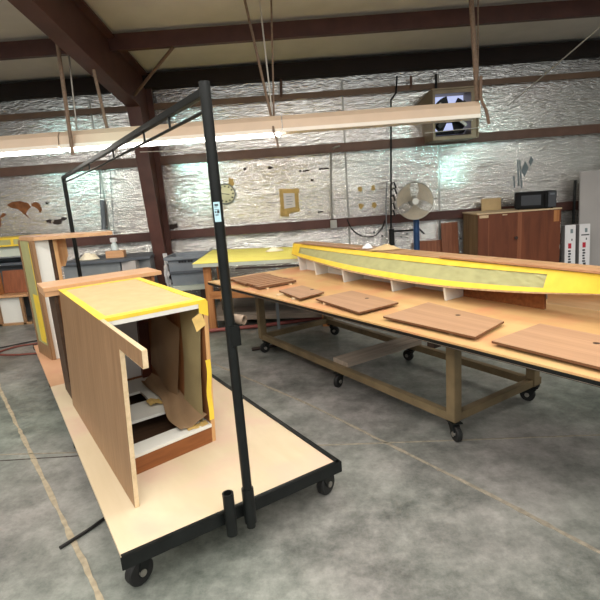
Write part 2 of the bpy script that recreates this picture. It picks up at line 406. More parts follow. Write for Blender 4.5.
for (px, py, rr, s) in ((58, 222, .05, 1), (64, 219, .03, 2), (49, 221, .03, 3), (270, 168, .025, 5), (245, 169, .02, 6), (172, 226, .06, 7), (312, 180, .02, 8), (150, 275, .07, 9), (300, 171, .015, 10), (47, 203, .02, 11)):
    X, Z = W(px, py); tp2.prism(blob(X, Z, rr*1.5, rr*.8, s), WY-.006, WY, 'y')
for (p, q) in (((303, 172), (309, 171)), ((319, 170), (329, 169)), ((318, 213), (323, 212))):
    a = W(*p); b_ = W(*q); tp2.prism([(a[0], a[1]), (b_[0], b_[1]), (b_[0], b_[1]+.02), (a[0], a[1]+.025)], WY-.006, WY, 'y')
tp2.build('hole', 'umber', wb)
ik = MB()
for p in (((517, 160), (518, 186)), ((519, 160), (521, 188)), ((513, 176), (514, 188))):
    a, b_ = W(*p[0]), W(*p[1]); ik.prism([a, (a[0]+.02, a[1]), (b_[0]+.02, b_[1]), b_], WY-.003, WY, 'y')
for (qx, qy, r_) in ((525, 169, 8), (531, 161, 5)):
    o_ = [W(qx, qy-r_), W(qx+r_*.45, qy-r_*.2), W(qx-.5, qy+r_), W(qx-r_*.45, qy+r_*.2)]
    ik.prism(o_, WY-.003, WY, 'y')
ik.build('printed_mark', 'inkblue', wb)

# floor seams
def strip(pts, w, mat, seed):
    b = MB(); n = 110; vs = []; fs = []
    P = [Vector((p[0], p[1], 0)) for p in pts]
    for i in range(n+1):
        t = i/n*(len(P)-1); k = min(int(t), len(P)-2); p = P[k].lerp(P[k+1], t-k); d = (P[k+1]-P[k]).normalized(); nn = Vector((-d.y, d.x, 0))
        ww = w*(1+1.1*noise.noise(Vector((i*1.7, seed, 0)))); off = noise.noise(Vector((i*.35, seed, 4)))*w*.5
        vs += [p+nn*(off+ww), p+nn*(off-ww)]
    m_ = len(vs); vs = [v+Vector((0, 0, .003)) for v in vs] + [v.copy() for v in vs]
    for i in range(n):
        a = 2*i; fs += [(a, a+1, a+3, a+2), (m_+a, m_+a+2, m_+a+3, m_+a+1), (a, a+2, m_+a+2, m_+a), (a+1, m_+a+1, m_+a+3, a+3)]
    b.add(vs, fs); return b.build('floor_seam', mat, FL_)
FL_ = bpy.data.objects['floor']
strip([(-3.3, 4.95), (-2.882, 4.329), (-1.316, 2.255), (-.3, .9)], .013, 'seam', 1)
strip([(-2.0, 5.95), (-1.088, 4.845), (.018, 3.496), (.946, 2.19), (1.6, 1.2)], .011, 'seam2', 2)
strip([(-2.6, 3.1), (.157, 2.862), (1.804, 2.746), (5, 2.5)], .005, 'seam2', 3)
strip([(-3.2, 3.0), (-.9, 2.95)], .003, 'umber', 8)

# ------------------------------------------------------------------ caster
def casters(parent, spots, zt, r, w, o, name='caster'):
    """spots (a,b,turn) in parent's cart axes; plate top at zt"""
    first = None
    for (a, b, tr) in spots:
        e = bpy.data.objects.new(name, None); COL.objects.link(e); e.parent = parent
        e.location = (a-o[0], b-o[1], 0); e.rotation_euler = (0, 0, tr)
        if first is None:
            first = e
            k = MB().box(-.045, .045, -.035, .035, zt-.008, zt); k.tube([(0, 0, zt-.025), (0, 0, zt-.008)], .025, 14)
            for s_ in (-1, 1):
                k.prism([(-.03, zt-.025), (.03, zt-.025), (.035+.012, r-.012), (.012, r-.012)], s_*(w/2+.004)-.003, s_*(w/2+.004)+.003, 'y')
            k.box(-.03, .03, -w/2-.007, w/2+.007, zt-.03, zt-.022)
            k.build('fork', 'black', e)
            wl = MB().tube([(.03, -w/2, r), (.03, -w/2+.006, r), (.03, w/2-.006, r), (.03, w/2, r)], [r-.006, r, r, r-.006], 22)
            ww = wl.build('wheel', 'rubber', e, 0, True)
            MB().tube([(.03, -w/2-.012, r), (.03, w/2+.012, r)], .016, 12).build('axle', 'zinc', e)
        else:
            for ch in first.children:
                q = ch.copy(); COL.objects.link(q); q.parent = e

# ------------------------------------------------------------------ cart in the foreground
O = (.79, 3.8, 0)
cart = thing('rolling_cart', 'long low plywood-decked cart with black frame and tall hanging rail in the foreground', 'cart', ab(*O), AX)
a0, a1, b0, b1, zd = .235, 1.345, 1.86, 5.80, .22
MB(O).box(a0, a1, b0, 4.25, zd-.02, zd).build('deck', 'ply', cart)
MB(O).box(a0, a1, 4.253, b1, zd-.02, zd-.001).build('deck', 'plyrear', cart)
fr = MB(O)
for (x0, x1, y0, y1) in ((a0+.012, a0+.018, b0-.006, b1+.006), (a1, a1+.006, b0-.006, b1+.006), (a0-.006, a1+.006, b0-.006, b0), (a0-.006, a1+.006, b1, b1+.006)):
    fr.box(x0, x1, y0, y1, zd-.055, zd-.0205 if x0 == a0+.012 else zd+.006)
for (x0, x1, y0, y1) in ((a0+.018, a0+.05, b0, b1), (a1-.04, a1, b0, b1), (a0, a1, b0, b0+.04), (a0, a1, b1-.04, b1), (a0, a1, 3.1, 3.15), (a0, a1, 4.4, 4.45)):
    fr.box(x0, x1, y0, y1, zd-.055, zd-.021)
for (x0, x1, y0, y1) in ((a1-.024, a1, b0, b1), (a0, a1, b0, b0+.02), (a0, a1, b1-.02, b1)):
    fr.box(x0, x1, y0, y1, zd+.0005, zd+.006)
fr.build('frame', 'black', cart, .002)
casters(cart, [(a1-.06, b0+.09, R(20)), (a0+.10, b0+.10, R(200)), (a1-.09, b1-.12, R(100)), (a0+.10, b1-.12, R(70)), (a1-.09, 3.8, R(80))], zd-.056, .062, .042, O)
# post sockets and uprights
def socket(a, b, z0, z1, ro=.036): return MB(O).pipe((a, b, z0), (a, b, z1), ro, ro-.005, 20).build('post_socket', 'black', cart, 0, True)
pa, pb = .790, b0-.045
socket(pa, pb, .155, .325, .0275); socket(.693, pb-.005, .14, .345, .025)
fa, fb = .815, b1+.045
socket(fa, fb, .12, .335, .0275)
ZT0, ZT1 = 2.005, 1.955
# the near upright with its open top end
MB(O).tube([(pa, pb, .13), (pa, pb, .25)], .0215, 18).pipe((pa, pb, .25), (pa, pb, ZT0+.03), .0215, .017, 18).build('upright', 'black', cart, 0, True)
MB(O).tube([(fa, fb, .13), (fa, fb, ZT1)], .0215, 18).build('upright', 'black', cart, 0, True)
MB(O).box(-.015, .015, 0, fb-pb, -.015, .015).build('top_rail', 'black', cart, .002)
tr = [o for o in cart.children if o.name.startswith('top_rail')][0]
# place the rail along the line between the post heads
p0 = Vector((pa, pb, ZT0-.005)) - Vector(O); p1 = Vector((fa, fb, ZT1-.005)) - Vector(O)
me = tr.data; L0 = fb-pb; q_ = (p1-p0).to_track_quat('Y', 'Z'); ln = (p1-p0).length
for v in me.vertices:
    w_ = v.co + Vector(O); w_.y *= ln/L0; v.co = q_ @ w_ + p0
dz = -.066
def rl(t, dzz=0): return Vector((pa, pb, ZT0-.005)).lerp(Vector((fa, fb, ZT1-.005)), t)+Vector((0, 0, dzz))
MB(O).tube([rl(.004, dz), rl(.5, dz-.004), rl(.985, dz+.012)], .0075, 8).build('hanging_rod', 'black', cart)
for t in (.11, .215, .40, .62):
    MB(O).tube([rl(t, 0), rl(t, dz)], .006, 8).build('rod_tie', 'black', cart)
br = MB(O).box(pa-.012, pa+.030, pb-.030, pb-.025, 1.0, 1.085).box(pa+.025, pa+.030, pb-.030, pb+.02, 1.0, 1.085).box(pa-.012, pa+.030, pb-.030, pb+.02, 1.085, 1.089)
br.build('bracket', 'black', cart, .001)
MB(O).pipe((pa+.022, pb+.020, 1.108), (pa+.054, pb-.030, 1.104), .0205, .0168, 22).build('pipe_stub', 'rusty', cart, 0, True)
MB(O).tube([(pa+.01, pb-.01, 1.085), (pa+.03, pb+.0, 1.100)], .008, 10).build('stub_arm', 'black', cart)
# sticker, wrapped on the post face that looks at the room
sk = MB(O)
def skf(z0, z1, t0, t1, rr): return lambda u, v: (pa+rr*math.cos(t0+(t1-t0)*u), pb+rr*math.sin(t0+(t1-t0)*u), z0+(z1-z0)*v)
TA = R(-122)-0
sk.sheet(skf(1.515, 1.592, TA-.62, TA+.62, .0220), 10, 2, .0005)
st_ = sk.build('sticker', 'label', cart)
for (z0, z1, t0, t1) in ((1.577, 1.584, -.35, .3), (1.572, 1.574, -.4, .15), (1.548, 1.560, .0, .4), (1.550, 1.557, -.4, -.15), (1.540, 1.544, -.35, .2), (1.562, 1.564, -.4, .4)):
    MB(O).sheet(skf(z0, z1, TA+t0, TA+t1, .0223), 5, 1, .0002).build('sticker_print', 'ink', st_)

# ------------------------------------------------------------------ masked base cabinet on the cart
A2 = R(33.8)
cab = thing('base_cabinet', 'unfinished desk cabinet with paper-masked top and open front, standing on the cart', 'cabinet', ab(.366, 2.163, zd), A2)
H = .835
MB().prism([(0, 0), (1.55, 0), (1.55, H+.006), (-.345, H+.006), (-.345, .772), (0, .772)], 0, .022, 'x').build('side_panel', 'walnut_z', cab)
eb = MB().box(.0005, .0215, -.0025, 0, 0, .772).box(.0005, .0215, -.3475, -.345, .772, H+.006).box(.0005, .0215, -.345, .0, .7695, .772).box(0.0005, .0215, -.345, .38, H+.006, H+.0085)
eb.build('edge_band', 'pale', cab)
F = .345
MB().box(.022, .60, F, 1.60, H-.035, H).build('top_panel', 'white', cab, .001)
MB().box(.575, .598, F-.005, 1.60, 0, H-.035).build('end_panel', 'inner_z', cab)
MB().box(.574, .599, F-.009, F-.005, 0, H-.035).build('edge_band', 'oak_z', cab)
MB().box(.022, .575, 1.44, 1.46, 0, H-.035).build('back_panel', 'whitegrey', cab)
MB().box(.50, .575, 1.40, 1.44, .09, H-.035).build('corner_post', 'maroon', cab)
MB().box(.022, .56, 1.425, 1.44, .09, .125).build('rear_rail', 'red_x', cab)
MB().prism([(.022, F-.07), (.575, F-.012), (.575, F+.008), (.022, F-.05)], 0, .095).build('front_rail', 'red_x', cab)
MB().prism([(.022, F-.076), (.575, F-.016), (.575, F+.11), (.022, F+.05)], .095, .113).build('front_shelf_strip', 'white', cab, .001)
# bottom shelf with its cut-out
sh = MB().box(.022, .575, .70, .96, .095, .113).box(.022, .575, 1.16, 1.44, .095, .113).box(.022, .15, .96, 1.16, .095, .113).box(.40, .575, .96, 1.16, .095, .113)
sh.build('bottom_shelf', 'white', cab)
MB().box(.022, .575, F+.02, 1.44, .004, .012).build('floor_board', 'darkboard', cab)
# masking paper and tape on the top
MB().sheet(lambda u, v: (.03+.565*u, F+.01+1.235*v, H+.004+.004*noise.noise(Vector((u*5, v*9, 2)))+.004*abs(noise.noise(Vector((u*9+v*6, v*7, 5))))), 26, 44, .002).build('masking_paper', 'kraft', cab, 0, True)
def tape(name, poly, z0, z1, par, mat='tape'): return MB().prism(poly, z0, z1).build(name, mat, par)
zt = H+.0095
tape('tape', [(.0, F), (.598, F), (.598, F+.055), (.0, F+.06)], H+.003, zt, cab)
tape('tape', [(.0, F+.05), (.045, F+.05), (.042, 1.6), (.0, 1.6)], H+.007, zt-.0005, cab)
tape('tape', [(.55, F+.05), (.60, F+.05), (.60, 1.6), (.555, 1.6)], H+.003, zt-.0005, cab)
tape('tape', [(.03, 1.555), (.57, 1.56), (.57, 1.6), (.03, 1.6)], H+.003, zt-.0008, cab)
MB().box(.022, .60, F-.0012, F, H-.010, H+.004).build('tape', 'tape', cab)
MB().sheet(lambda u, v: (.545+.056*u, F-.008-.002*u, H-.0-.085*v*(.7+.3*u)), 4, 4, .001).build('tape', 'tape', cab)
MB().sheet(lambda u, v: (.50+.06*u+.02*v, F-.004-.012*v, H-.055-.075*v-.03*(1-u)), 4, 4, .001).build('tape_flap', 'tapeold', cab)
MB().sheet(lambda u, v: (.562+.030*u+.004*math.sin(v*9), F-.013-.004*math.sin(v*7), .50-.36*v), 4, 12, .001).build('tape', 'tape', cab)
# loose paper hanging inside, against the end panel and spilling on the shelf
MB().sheet(lambda u, v: (.567-.02*math.sin(v*3.1)-.03*v*v+.004*math.sin(u*5+v*3), F+.004+.02+.33*u*(1-.25*math.sin(v*3.0)), H-.05-.69*v), 20, 22, .0015).build('paper_drape', 'olivepaper', cab, 0, True)
MB().sheet(lambda u, v: (.572-.012*(1+math.sin(u*5))-.015*v, F+.36+.55*u+.10*v, .62-.50*v+.1*u), 16, 12, .0015).build('paper_drape', 'tawnypaper', cab, 0, True)
MB().sheet(lambda u, v: (.56-.17*u*(1-.5*v)-.02*math.sin(v*8), F+.01+.95*v, .118+.012*abs(math.sin(u*5+v*6))+.05*(1-u)**3), 12, 22, .0015).build('paper_drape', 'tawnypaper', cab, 0, True)
MB().sheet(lambda u, v: (.36+.09*u, .80+.10*v, .134+.01*math.sin(u*5)), 5, 5, .001).build('tape_flap', 'tapeold', cab)
MB().sheet(lambda u, v: (.43+.13*u, F-.009+.05*v, .1155+.004*math.sin(u*8)+.004*v), 5, 5, .001).build('tape_flap', 'tapeold', cab)

for ch in cab.children:      # the carcass is racked: it leans slightly to the right
    for v in ch.data.vertices: v.co.x = v.co.x*(.955 if v.co.x > .03 else 1) + .045*v.co.z/.84
# ------------------------------------------------------------------ second unit and the tall bar unit on the cart
un = thing('desk_return', 'low wood-topped desk unit tight behind the paper-masked cabinet', 'cabinet', ab(.366, 2.163, zd), A2)
MB().box(-.045, .80, 1.615, 1.96, .835, .865).build('top', 'oak_x', un, .002)
MB().box(.015, .04, 1.64, 1.94, 0, .835).build('side_panel', 'darkboard', un)
MB().box(.04, .74, 1.66, 1.68, 0, .835).build('front_panel', 'inner_z', un)
MB().box(.72, .745, 1.64, 1.94, 0, .835).build('side_panel', 'inner_z', un)
MB().box(-.04, .10, 1.62, 1.95, .80, .833).build('corner_block', 'oak_x', un)
BO = (.34, 5.04, zd)
bar = thing('bar_counter', 'tall narrow bar-height counter with yellow taped side at the rear left of the cart', 'counter', ab(*BO), AX)
def bx(*a): return MB(BO).box(*a)
TZ = 1.385
dvx, dvy = -.072, .408; dl = math.hypot(dvx, dvy); nx_, ny_ = -dvy/dl, dvx/dl
def side(t0, t1, z0, z1, o0, o1, nm, mt):   # strip of the slanting taped side, t along it from the front corner
    P = lambda t, o: (.34+dvx*t+nx_*o, 5.04+dvy*t+ny_*o)
    return MB(BO).prism([P(t0, o0), P(t1, o0), P(t1, o1), P(t0, o1)], z0, z1).build(nm, mt, bar)
side(0, 1, zd, TZ-.03, -.022, 0, 'side_panel', 'walnut_z')
side(.12, .9, zd+.13, TZ-.035, .0002, .002, 'masking_paper', 'greenpaper')
side(.22, .62, zd+.15, zd+.62, .0022, .0035, 'tape', 'tape')
side(.14, .22, zd+.2, TZ-.05, .0022, .0035, 'tape', 'tape')
side(0, .12, zd, TZ-.03, .0002, .008, 'corner_trim', 'walnut_z')
side(.9, 1, zd, TZ-.03, .0002, .008, 'corner_trim', 'walnut_z')
side(.12, .9, zd, zd+.13, .0002, .008, 'base_trim', 'walnut_z')
bx(.37, .485, 5.05, 5.07, zd, TZ-.03).build('front_panel', 'white', bar)
bx(.345, .37, 5.03, 5.06, zd, TZ-.03).build('stile', 'walnut_z', bar)
bx(.485, .52, 5.06, 5.09, zd, TZ-.03).build('stile', 'darkboard', bar)
bx(.52, .55, 5.03, 5.35, zd, TZ-.03).build('post', 'oak_z', bar)
MB(BO).prism([(.55, TZ-.03), (.64, TZ-.03), (.64, TZ-.20), (.60, TZ-.30), (.565, TZ-.30), (.55, TZ-.33)], 5.12, 5.15, 'y').build('bracket', 'oak_z', bar)
MB(BO).prism([(.365, 5.02), (.99, 4.72), (1.03, 4.98), (.44, 5.62), (.29, 5.62), (.275, 5.45)], TZ-.03, TZ).build('bar_top', 'oak_x', bar, .002)
MB(BO).prism([(.37, 5.03), (.47, 4.98), (.42, 5.58), (.30, 5.60), (.285, 5.45)], TZ, TZ+.004).build('bar_top_patch', 'panel_x', bar)

# ------------------------------------------------------------------ work table with casters
O = (2.7, 3.1, 0)
tb = thing('work_table', 'long plywood-topped steel work table on casters in the middle of the shop', 'table', ab(*O), AX)
t0, t1, u0, u1, zt_ = 1.905, 3.115, -.05, 4.83, .76
def fe(b, off=0): return 1.9+(4.83-b)*.0335+off     # front edge of the slightly skewed top
def tp4(o, e=0): return [(fe(u0-e)+o, u0-e), (fe(u1+e)+o, u1+e), (fe(u1+e, 1.21)-o, u1+e), (fe(u0-e, 1.21)-o, u0-e)]
MB(O).prism(tp4(.004), zt_-.012, zt_).build('tabletop', 'plytable', tb, .001)
MB(O).prism(tp4(0, .004), zt_-.030, zt_-.0122).build('edge_trim', 'black', tb)
MB(O).prism(tp4(.006), zt_-.036, zt_-.0302).build('under_board', 'greywood', tb)
MB(O).prism(tp4(.012), zt_-.041, zt_-.0362).build('under_board', 'black', tb)
LB = (1.905, 4.42); LA = (2.285, 3.135)
for a in LA:
    for b in LB: MB(O).box(a-.034, a+.034, b-.034, b+.034, .135, zt_-.10).build('leg', 'olive', tb, .003)
for a in LA: MB(O).box(a-.03, a+.03, LB[0]-.034, LB[1]+.034, zt_-.10, zt_-.041).build('side_rail', 'umber', tb, .002)
for b in LB: MB(O).box(LA[0]-.2, LA[1]-.03, b-.03, b+.03, zt_-.099, zt_-.0415).build('cross_rail', 'umber', tb, .002)
for a in LA: MB(O).box(a-.026, a+.026, LB[0]-.03, LB[1]+.03, .125, .18).build('bottom_rail', 'olive', tb, .002)
for b in LB: MB(O).box(LA[0]+.0, LA[1]+.07, b-.026, b+.026, .126, .179).build('bottom_cross_rail', 'olive', tb, .002)
MB(O).box(LA[0]+.02, LA[1]+.03, 3.0, 3.2, .1805, .22).build('bottom_plank', 'greywood', tb, .002)
casters(tb, [(LA[0], LB[0], R(250)), (LA[0], 3.09, R(200)), (LA[0], 4.335, R(170)), (LA[1], LB[0], R(110)), (LA[1], 3.11, R(100)), (LA[1], 4.335, R(300))], .126, .052, .034, O)

# flat parts drying on the table
ords = ['nearest', 'second', 'third', 'fourth', 'fifth', 'sixth', 'seventh', 'rearmost']
zt2 = zt_+.012
for i, bb in enumerate((3.94, 4.03, 4.12, 4.21, 4.30, 4.39, 4.48, 4.565)):
    aa = 2.235+.004*i+random.uniform(-.02, .02); tilt = random.uniform(-.012, .012)
    s = thing('wood_lath', '', '')
    tag(s, ords[i]+(' to the camera' if i == 0 else '' if i == 7 else ' from the camera')+' of eight narrow wood slats side by side on the work table', 'slat', 'slats laid side by side on the table', ab(aa, bb, zt2), AX+tilt)
    if i == 0:
        MB().box(-.205, .205, -.034, .034, 0, .020).build('edge', 'edge_x', s); MB().box(-.205, .205, -.034, .034, .0202, .0215).build('face', 'slat_x', s)  # slat sides coloured dark to stand in for their shade, top face lighter
        lath = s
    else:
        for ch in lath.children:
            q_ = ch.copy(); COL.objects.link(q_); q_.parent = s
for k, a in enumerate((2.11, 2.36)):
    s = MB().box(-.012, .012, -.36, .36, 0, .0115).build('spacer_strip', 'pale', None)
    tag(s, ('strip under the near ends' if k == 0 else 'strip under the far ends') + ' of the narrow wood slats', 'strip', 'spacer strips under the wood parts', ab(a, 4.25, zt_+.0003), AX)
panels = [  # corners in table axes: left-rear, front(right), right-rear, back-left
    ((2.066, 3.614), (2.008, 3.186), (2.28, 3.236), (2.322, 3.637), 'smallest flat wood panel on the table, just right of the slats'),
    ((2.085, 3.083), (2.027, 2.483), (2.40, 2.490), (2.455, 3.09), 'second flat wood panel from the slats on the table, with a finger hole'),
    ((2.062, 2.285), (2.09, 1.60), (2.45, 1.675), (2.53, 2.33), 'third flat wood panel from the slats, above the near table leg'),
    ((2.09, 1.50), (2.09, .80), (2.52, .80), (2.53, 1.505), 'flat wood panel nearest the right edge of the photo, on the table')]
zp = zt_+.017
for i, (A_, B_, C_, D_, lb) in enumerate(panels):
    cxy = [(A_[k]+B_[k]+C_[k]+D_[k])/4 for k in (0, 1)]
    pb_ = MB((cxy[0], cxy[1], 0)).prism([A_, B_, C_, D_], .0125, .0142)
    p = thing('loose_board', lb, 'panel', ab(cxy[0], cxy[1], zp), AX, 'loose flat panels on the work table')
    pb_.build('veneered_sheet', 'panel_x', p)
    MB((cxy[0], cxy[1], 0)).prism([A_, B_, C_, D_], 0, .0124).build('edge', 'edge_x', p, .001)
    hx = .10 if i < 3 else .08
    MB().tube([(hx, -.02, .0138), (hx, -.02, .0150)], .016, 18).build('finger_hole', 'umber', p)
    for k, s_ in enumerate((-.28, .28)):
        ln_ = (B_[1]-A_[1])
        s = MB().box(-.10, .10, -.012, .012, 0, .0165).build('spacer_strip', 'pale', None)
        tag(s, ['left', 'right'][k]+' spacer strip under the '+['smallest wood panel', 'second wood panel from the slats', 'third wood panel from the slats', 'wood panel at the right photo edge'][i], 'strip', 'spacer strips under the wood parts',
            ab(cxy[0]-.07, cxy[1]+ln_*s_*-1, zt_+.0003), AX)

# ------------------------------------------------------------------ curved masked cornice on the table
O = (2.9, 2.9, zt_)
bo = thing('curved_cornice', 'long boat-shaped curved cornice with yellow tape and masking paper, on white ribs on the table', 'cornice', ab(*O), AX)
low = [(4.76, 2.96, .935), (4.73, 2.93, .917), (4.01, 2.80, .898), (3.43, 2.71, .884), (2.76, 2.69, .872), (2.30, 2.71, .872), (1.92, 2.75, .886), (1.62, 2.76, .908), (1.35, 2.80, .935), (.95, 2.86, .950), (.80, 2.90, .955)]
upp = [(4.76, 2.975, 1.05), (.80, 2.795, 1.05)]
def interp(tb_, b):
    for (p, q) in zip(tb_, tb_[1:]):
        if p[0] >= b >= q[0]:
            t = (p[0]-b)/(p[0]-q[0]); return tuple(p[i]+(q[i]-p[i])*t for i in (1, 2))
    return tb_[-1][1:] if b < tb_[-1][0] else tb_[0][1:]
def smooth(tb_, b):
    w = 0; A_ = 0; Z_ = 0
    for k in range(-6, 7):
        g = math.exp(-(k/3.)**2); q = interp(tb_, max(.8, min(4.76, b+k*.06))); A_ += g*q[0]; Z_ += g*q[1]; w += g
    return A_/w, Z_/w
def face(b, v, off=0):   # v 0 bottom .. 1 top, off = outwards
    l = smooth(low, b); u_ = interp(upp, b)
    return Vector((l[0]+(u_[0]-l[0])*v-off, b, l[1]+(u_[1]-l[1])*v+off*.25))
NB = 72
def bs(u): return 4.76+(.80-4.76)*u
def back(b): 
    return interp(upp, b)[0]+.20
hull = MB(O); vs = []; fs = []
for i in range(NB+1):
    b = bs(i/NB); l = face(b, 0); t_ = face(b, 1); bk = back(b)
    vs += [l, t_, Vector((bk, b, t_.z)), Vector((bk, b, max(l.z, .90)))]
for i in range(NB):
    for k in range(4): fs.append((i*4+k, i*4+(k+1) % 4, (i+1)*4+(k+1) % 4, (i+1)*4+k))
fs += [(0, 1, 2, 3), tuple(NB*4+k for k in (3, 2, 1, 0))]
hull.add(vs, fs); hull.build('body', 'oak_y', bo)
def skin(name, mat, v0, v1, u0_, u1_, off, wr=0, nv=6, nu=90):
    def fn(u, v):
        uu = u0_+(u1_-u0_)*u; b = bs(uu); vv = v0(uu)+(v1(uu)-v0(uu))*v
        q = off + (wr*abs(noise.noise(Vector((uu*60+vv*6, vv*4-uu*14, 3)))) if wr else 0)
        return face(b, vv, q)
    return MB(O).sheet(fn, nu, nv, .0012).build(name, mat, bo, 0, True)
K = lambda c_: (lambda u: c_)
skin('masking_paper', 'greenpaper', K(.2), K(.8), .01, .80, .002, .013, 12, 200)
skin('tape', 'tape', K(.035), lambda u: .27-.08*u, .0, .80, .0115, .0)
skin('tape', 'tape', lambda u: .72+.05*u, K(.955), .0, .80, .0115, .0)
skin('tape', 'tape', K(.03), K(.95), .0, .045, .013)
skin('tape', 'tape', K(.03), K(.95), .79, 1.0, .0125, .003)
skin('lower_edge', 'walnut_x', K(-.03), K(.03), .0, 1.0, .011, 0, 2)
MB(O).sheet(lambda u, v: (interp(upp, bs(u))[0]-.012+.225*v, bs(u), 1.052), 40, 2, .008).build('top_board', 'walnut_x', bo)
rz_ = zt_+.0005
def rib(a_0, a_1, b, top, mat='white'): MB(O).prism([(a_0, rz_), (a_1, rz_), (a_1, top), (a_0-.02, top)], b-.009, b+.009, 'y').build('rib', mat, bo)
for (b, a_0) in ((4.55, 2.90), (4.14, 2.83), (3.56, 2.745), (2.90, 2.735), (2.36, 2.745)):
    rib(a_0, 3.0, b, face(b, 0).z+.004)
MB(O).box(2.98, 3.0, 2.37, 4.56, rz_, .90).build('back_board', 'white', bo)
MB(O).box(2.93, 2.955, 1.72, 2.35, rz_, .90).build('back_board', 'red_x', bo)
MB(O).box(2.93, 2.965, .95, 1.70, rz_+.045, .93).build('support_block', 'pale', bo)
MB(O).box(2.93, 2.965, .98, 1.1, rz_, rz_+.045).build('support_block', 'pale', bo)
def loose(name, lb, b_a, b_b, wdt, mat='oak_y'):
    s = MB()
    ya = interp(upp, b_a)[0]; yb = interp(upp, b_b)[0]
    vs = [(ya-.03, b_a, 1.0535), (ya-.03+wdt, b_a, 1.0535), (yb-.03+wdt, b_b, 1.0535), (yb-.03, b_b, 1.0535)]
    vs = [ab(*p) for p in vs]; s.add(vs + [v+Vector((0, 0, .012)) for v in vs], [(0, 1, 2, 3), (4, 7, 6, 5), (0, 4, 5, 1), (1, 5, 6, 2), (2, 6, 7, 3), (3, 7, 4, 0)])
    return tag(s.build(name, mat), lb, 'strip', 'loose strips on the curved cornice')
loose('wood_batten', 'thin brown wood strip lying on the left end of the curved cornice', 4.55, 3.55, .07, 'panel_x')
loose('wood_batten', 'long wood strip lying on the right half of the curved cornice', 2.50, 1.05, .07, 'oak_y')

# ------------------------------------------------------------------ yellow covered table by the wall
yt = thing('covered_table', 'lumber table with bright yellow masked top by the foil wall', 'table', (-.35, 6.45, 0), 0)
YO = (-.35, 6.45, 0)
yz = .86
MB(YO).prism([(-1.27, 5.86), (.42, 5.60), (.52, 6.75), (-1.24, 7.35)], yz-.045, yz).build('tabletop', 'greyboard', yt, .002)
MB(YO).prism([(-1.275, 5.855), (.425, 5.595), (.525, 6.755), (-1.265, 7.355)], yz, yz+.006).build('yellow_cover', plain('yellow_cover_film', S(255, 243, 122), .5, 0, .06, 7, .15), yt)
for (x, y) in ((-1.12, 5.97), (-1.14, 7.1), (.30, 5.75), (.38, 6.6)):
    MB(YO).box(x-.045, x+.045, y-.045, y+.045, 0, yz-.046).build('leg', 'lumber', yt, .003)
MB(YO).box(-1.04, -.98, 6.3, 6.36, .0, yz-.047).build('leg', 'darkboard', yt)
MB(YO).prism([(-.75, 5.80), (.30, 5.645), (.30, 5.665), (-.75, 5.82)], yz-.095, yz-.075).build('apron', 'umber', yt)
MB(YO).box(-.30, -.265, 5.74, 5.775, 0, yz-.076).build('leg', 'greymetal', yt)
MB(YO).prism([(-1.15, 5.93), (.36, 5.70), (.36, 5.75), (-1.15, 5.98)], .40, .49).build('front_rail', 'lumber_x', yt)
MB(YO).prism([(-1.10, 6.05), (.36, 5.80), (.40, 6.55), (-1.12, 7.1)], .38, .40).build('shelf', 'darkboard', yt)
MB(YO).prism([(-1.15, 6.0), (.36, 5.77), (.40, 6.6), (-1.15, 7.1)], .10, .16).build('bottom_shelf', 'greywood', yt)
# things on its shelf
s = MB().tube([(0, 0, 0), (0, 0, .01), (0, 0, .17), (0, 0, .18)], [.07, .075, .085, .083], 20).build('bucket', 'whitegrey', None, 0, True)
tag(s, 'small pale bucket on the shelf under the yellow covered table', 'bucket', None, (-.88, 6.16, .401))
for i, (x, y, r_) in enumerate(((-1.06, 6.16, .05), (-.66, 6.10, .05), (-.48, 6.12, .04))):
    s = MB().torus((0, 0, .025), (0, 0, 1), r_, .025, 24, 8).build('coiled_hose', 'rubber', None, 0, True)
    tag(s, ['dark coiled cord left of the pale bucket under the yellow table', 'dark coiled cord right of the pale bucket under the yellow table', 'smallest dark coil on the shelf under the yellow table'][i], 'cord', 'coils on the table shelf', (x+.0, y+.0, .401))
def rag(name, lb, loc, rx, ry, h, seed, mat='rag'):
    b = MB()
    def fn(u, v):
        r_ = u; t = v*2*math.pi; q = 1+.35*noise.noise(Vector((math.cos(t)*2, math.sin(t)*2, seed)))
        return (rx*r_*q*math.cos(t), ry*r_*q*math.sin(t), .006+h*(1-r_**2)*(0.75+.6*noise.noise(Vector((math.cos(t)*r_*3, math.sin(t)*r_*3, seed+7)))))
    b.sheet(lambda u, v: fn(max(u, .02), v), 10, 30, .004)
    return tag(b.build(name, mat, None, 0, True), lb, 'rag', None, loc)
rag('rag', 'small crumpled white cloth on the yellow covered table', (-.30, 6.55, yz+.007), .12, .06, .06, 3)
rag('rag', 'small tan cloth bundle lying on top of the curved cornice', tuple(ab(2.99, 3.25, 1.054)), .13, .07, .045, 12, 'kraft')
rag('rag', 'little white cloth on top of the curved cornice, beside the tan bundle', tuple(ab(2.98, 3.48, 1.054)), .05, .04, .05, 15, 'card')
# pipes on the floor behind the cart
tag(MB().tube([(-1.75, 5.75, .03), (-.5, 5.85, .03), (.3, 6.05, .03)], .022, 10).build('floor_pipe', 'redpipe'), 'faded red pipe lying on the floor below the yellow covered table', 'pipe')
tag(MB().tube([(-.55, 4.95, .02), (-.2, 5.05, .02)], .018, 10).build('floor_pipe', 'umber'), 'short dark pipe lying on the floor beside the far left table leg', 'pipe')

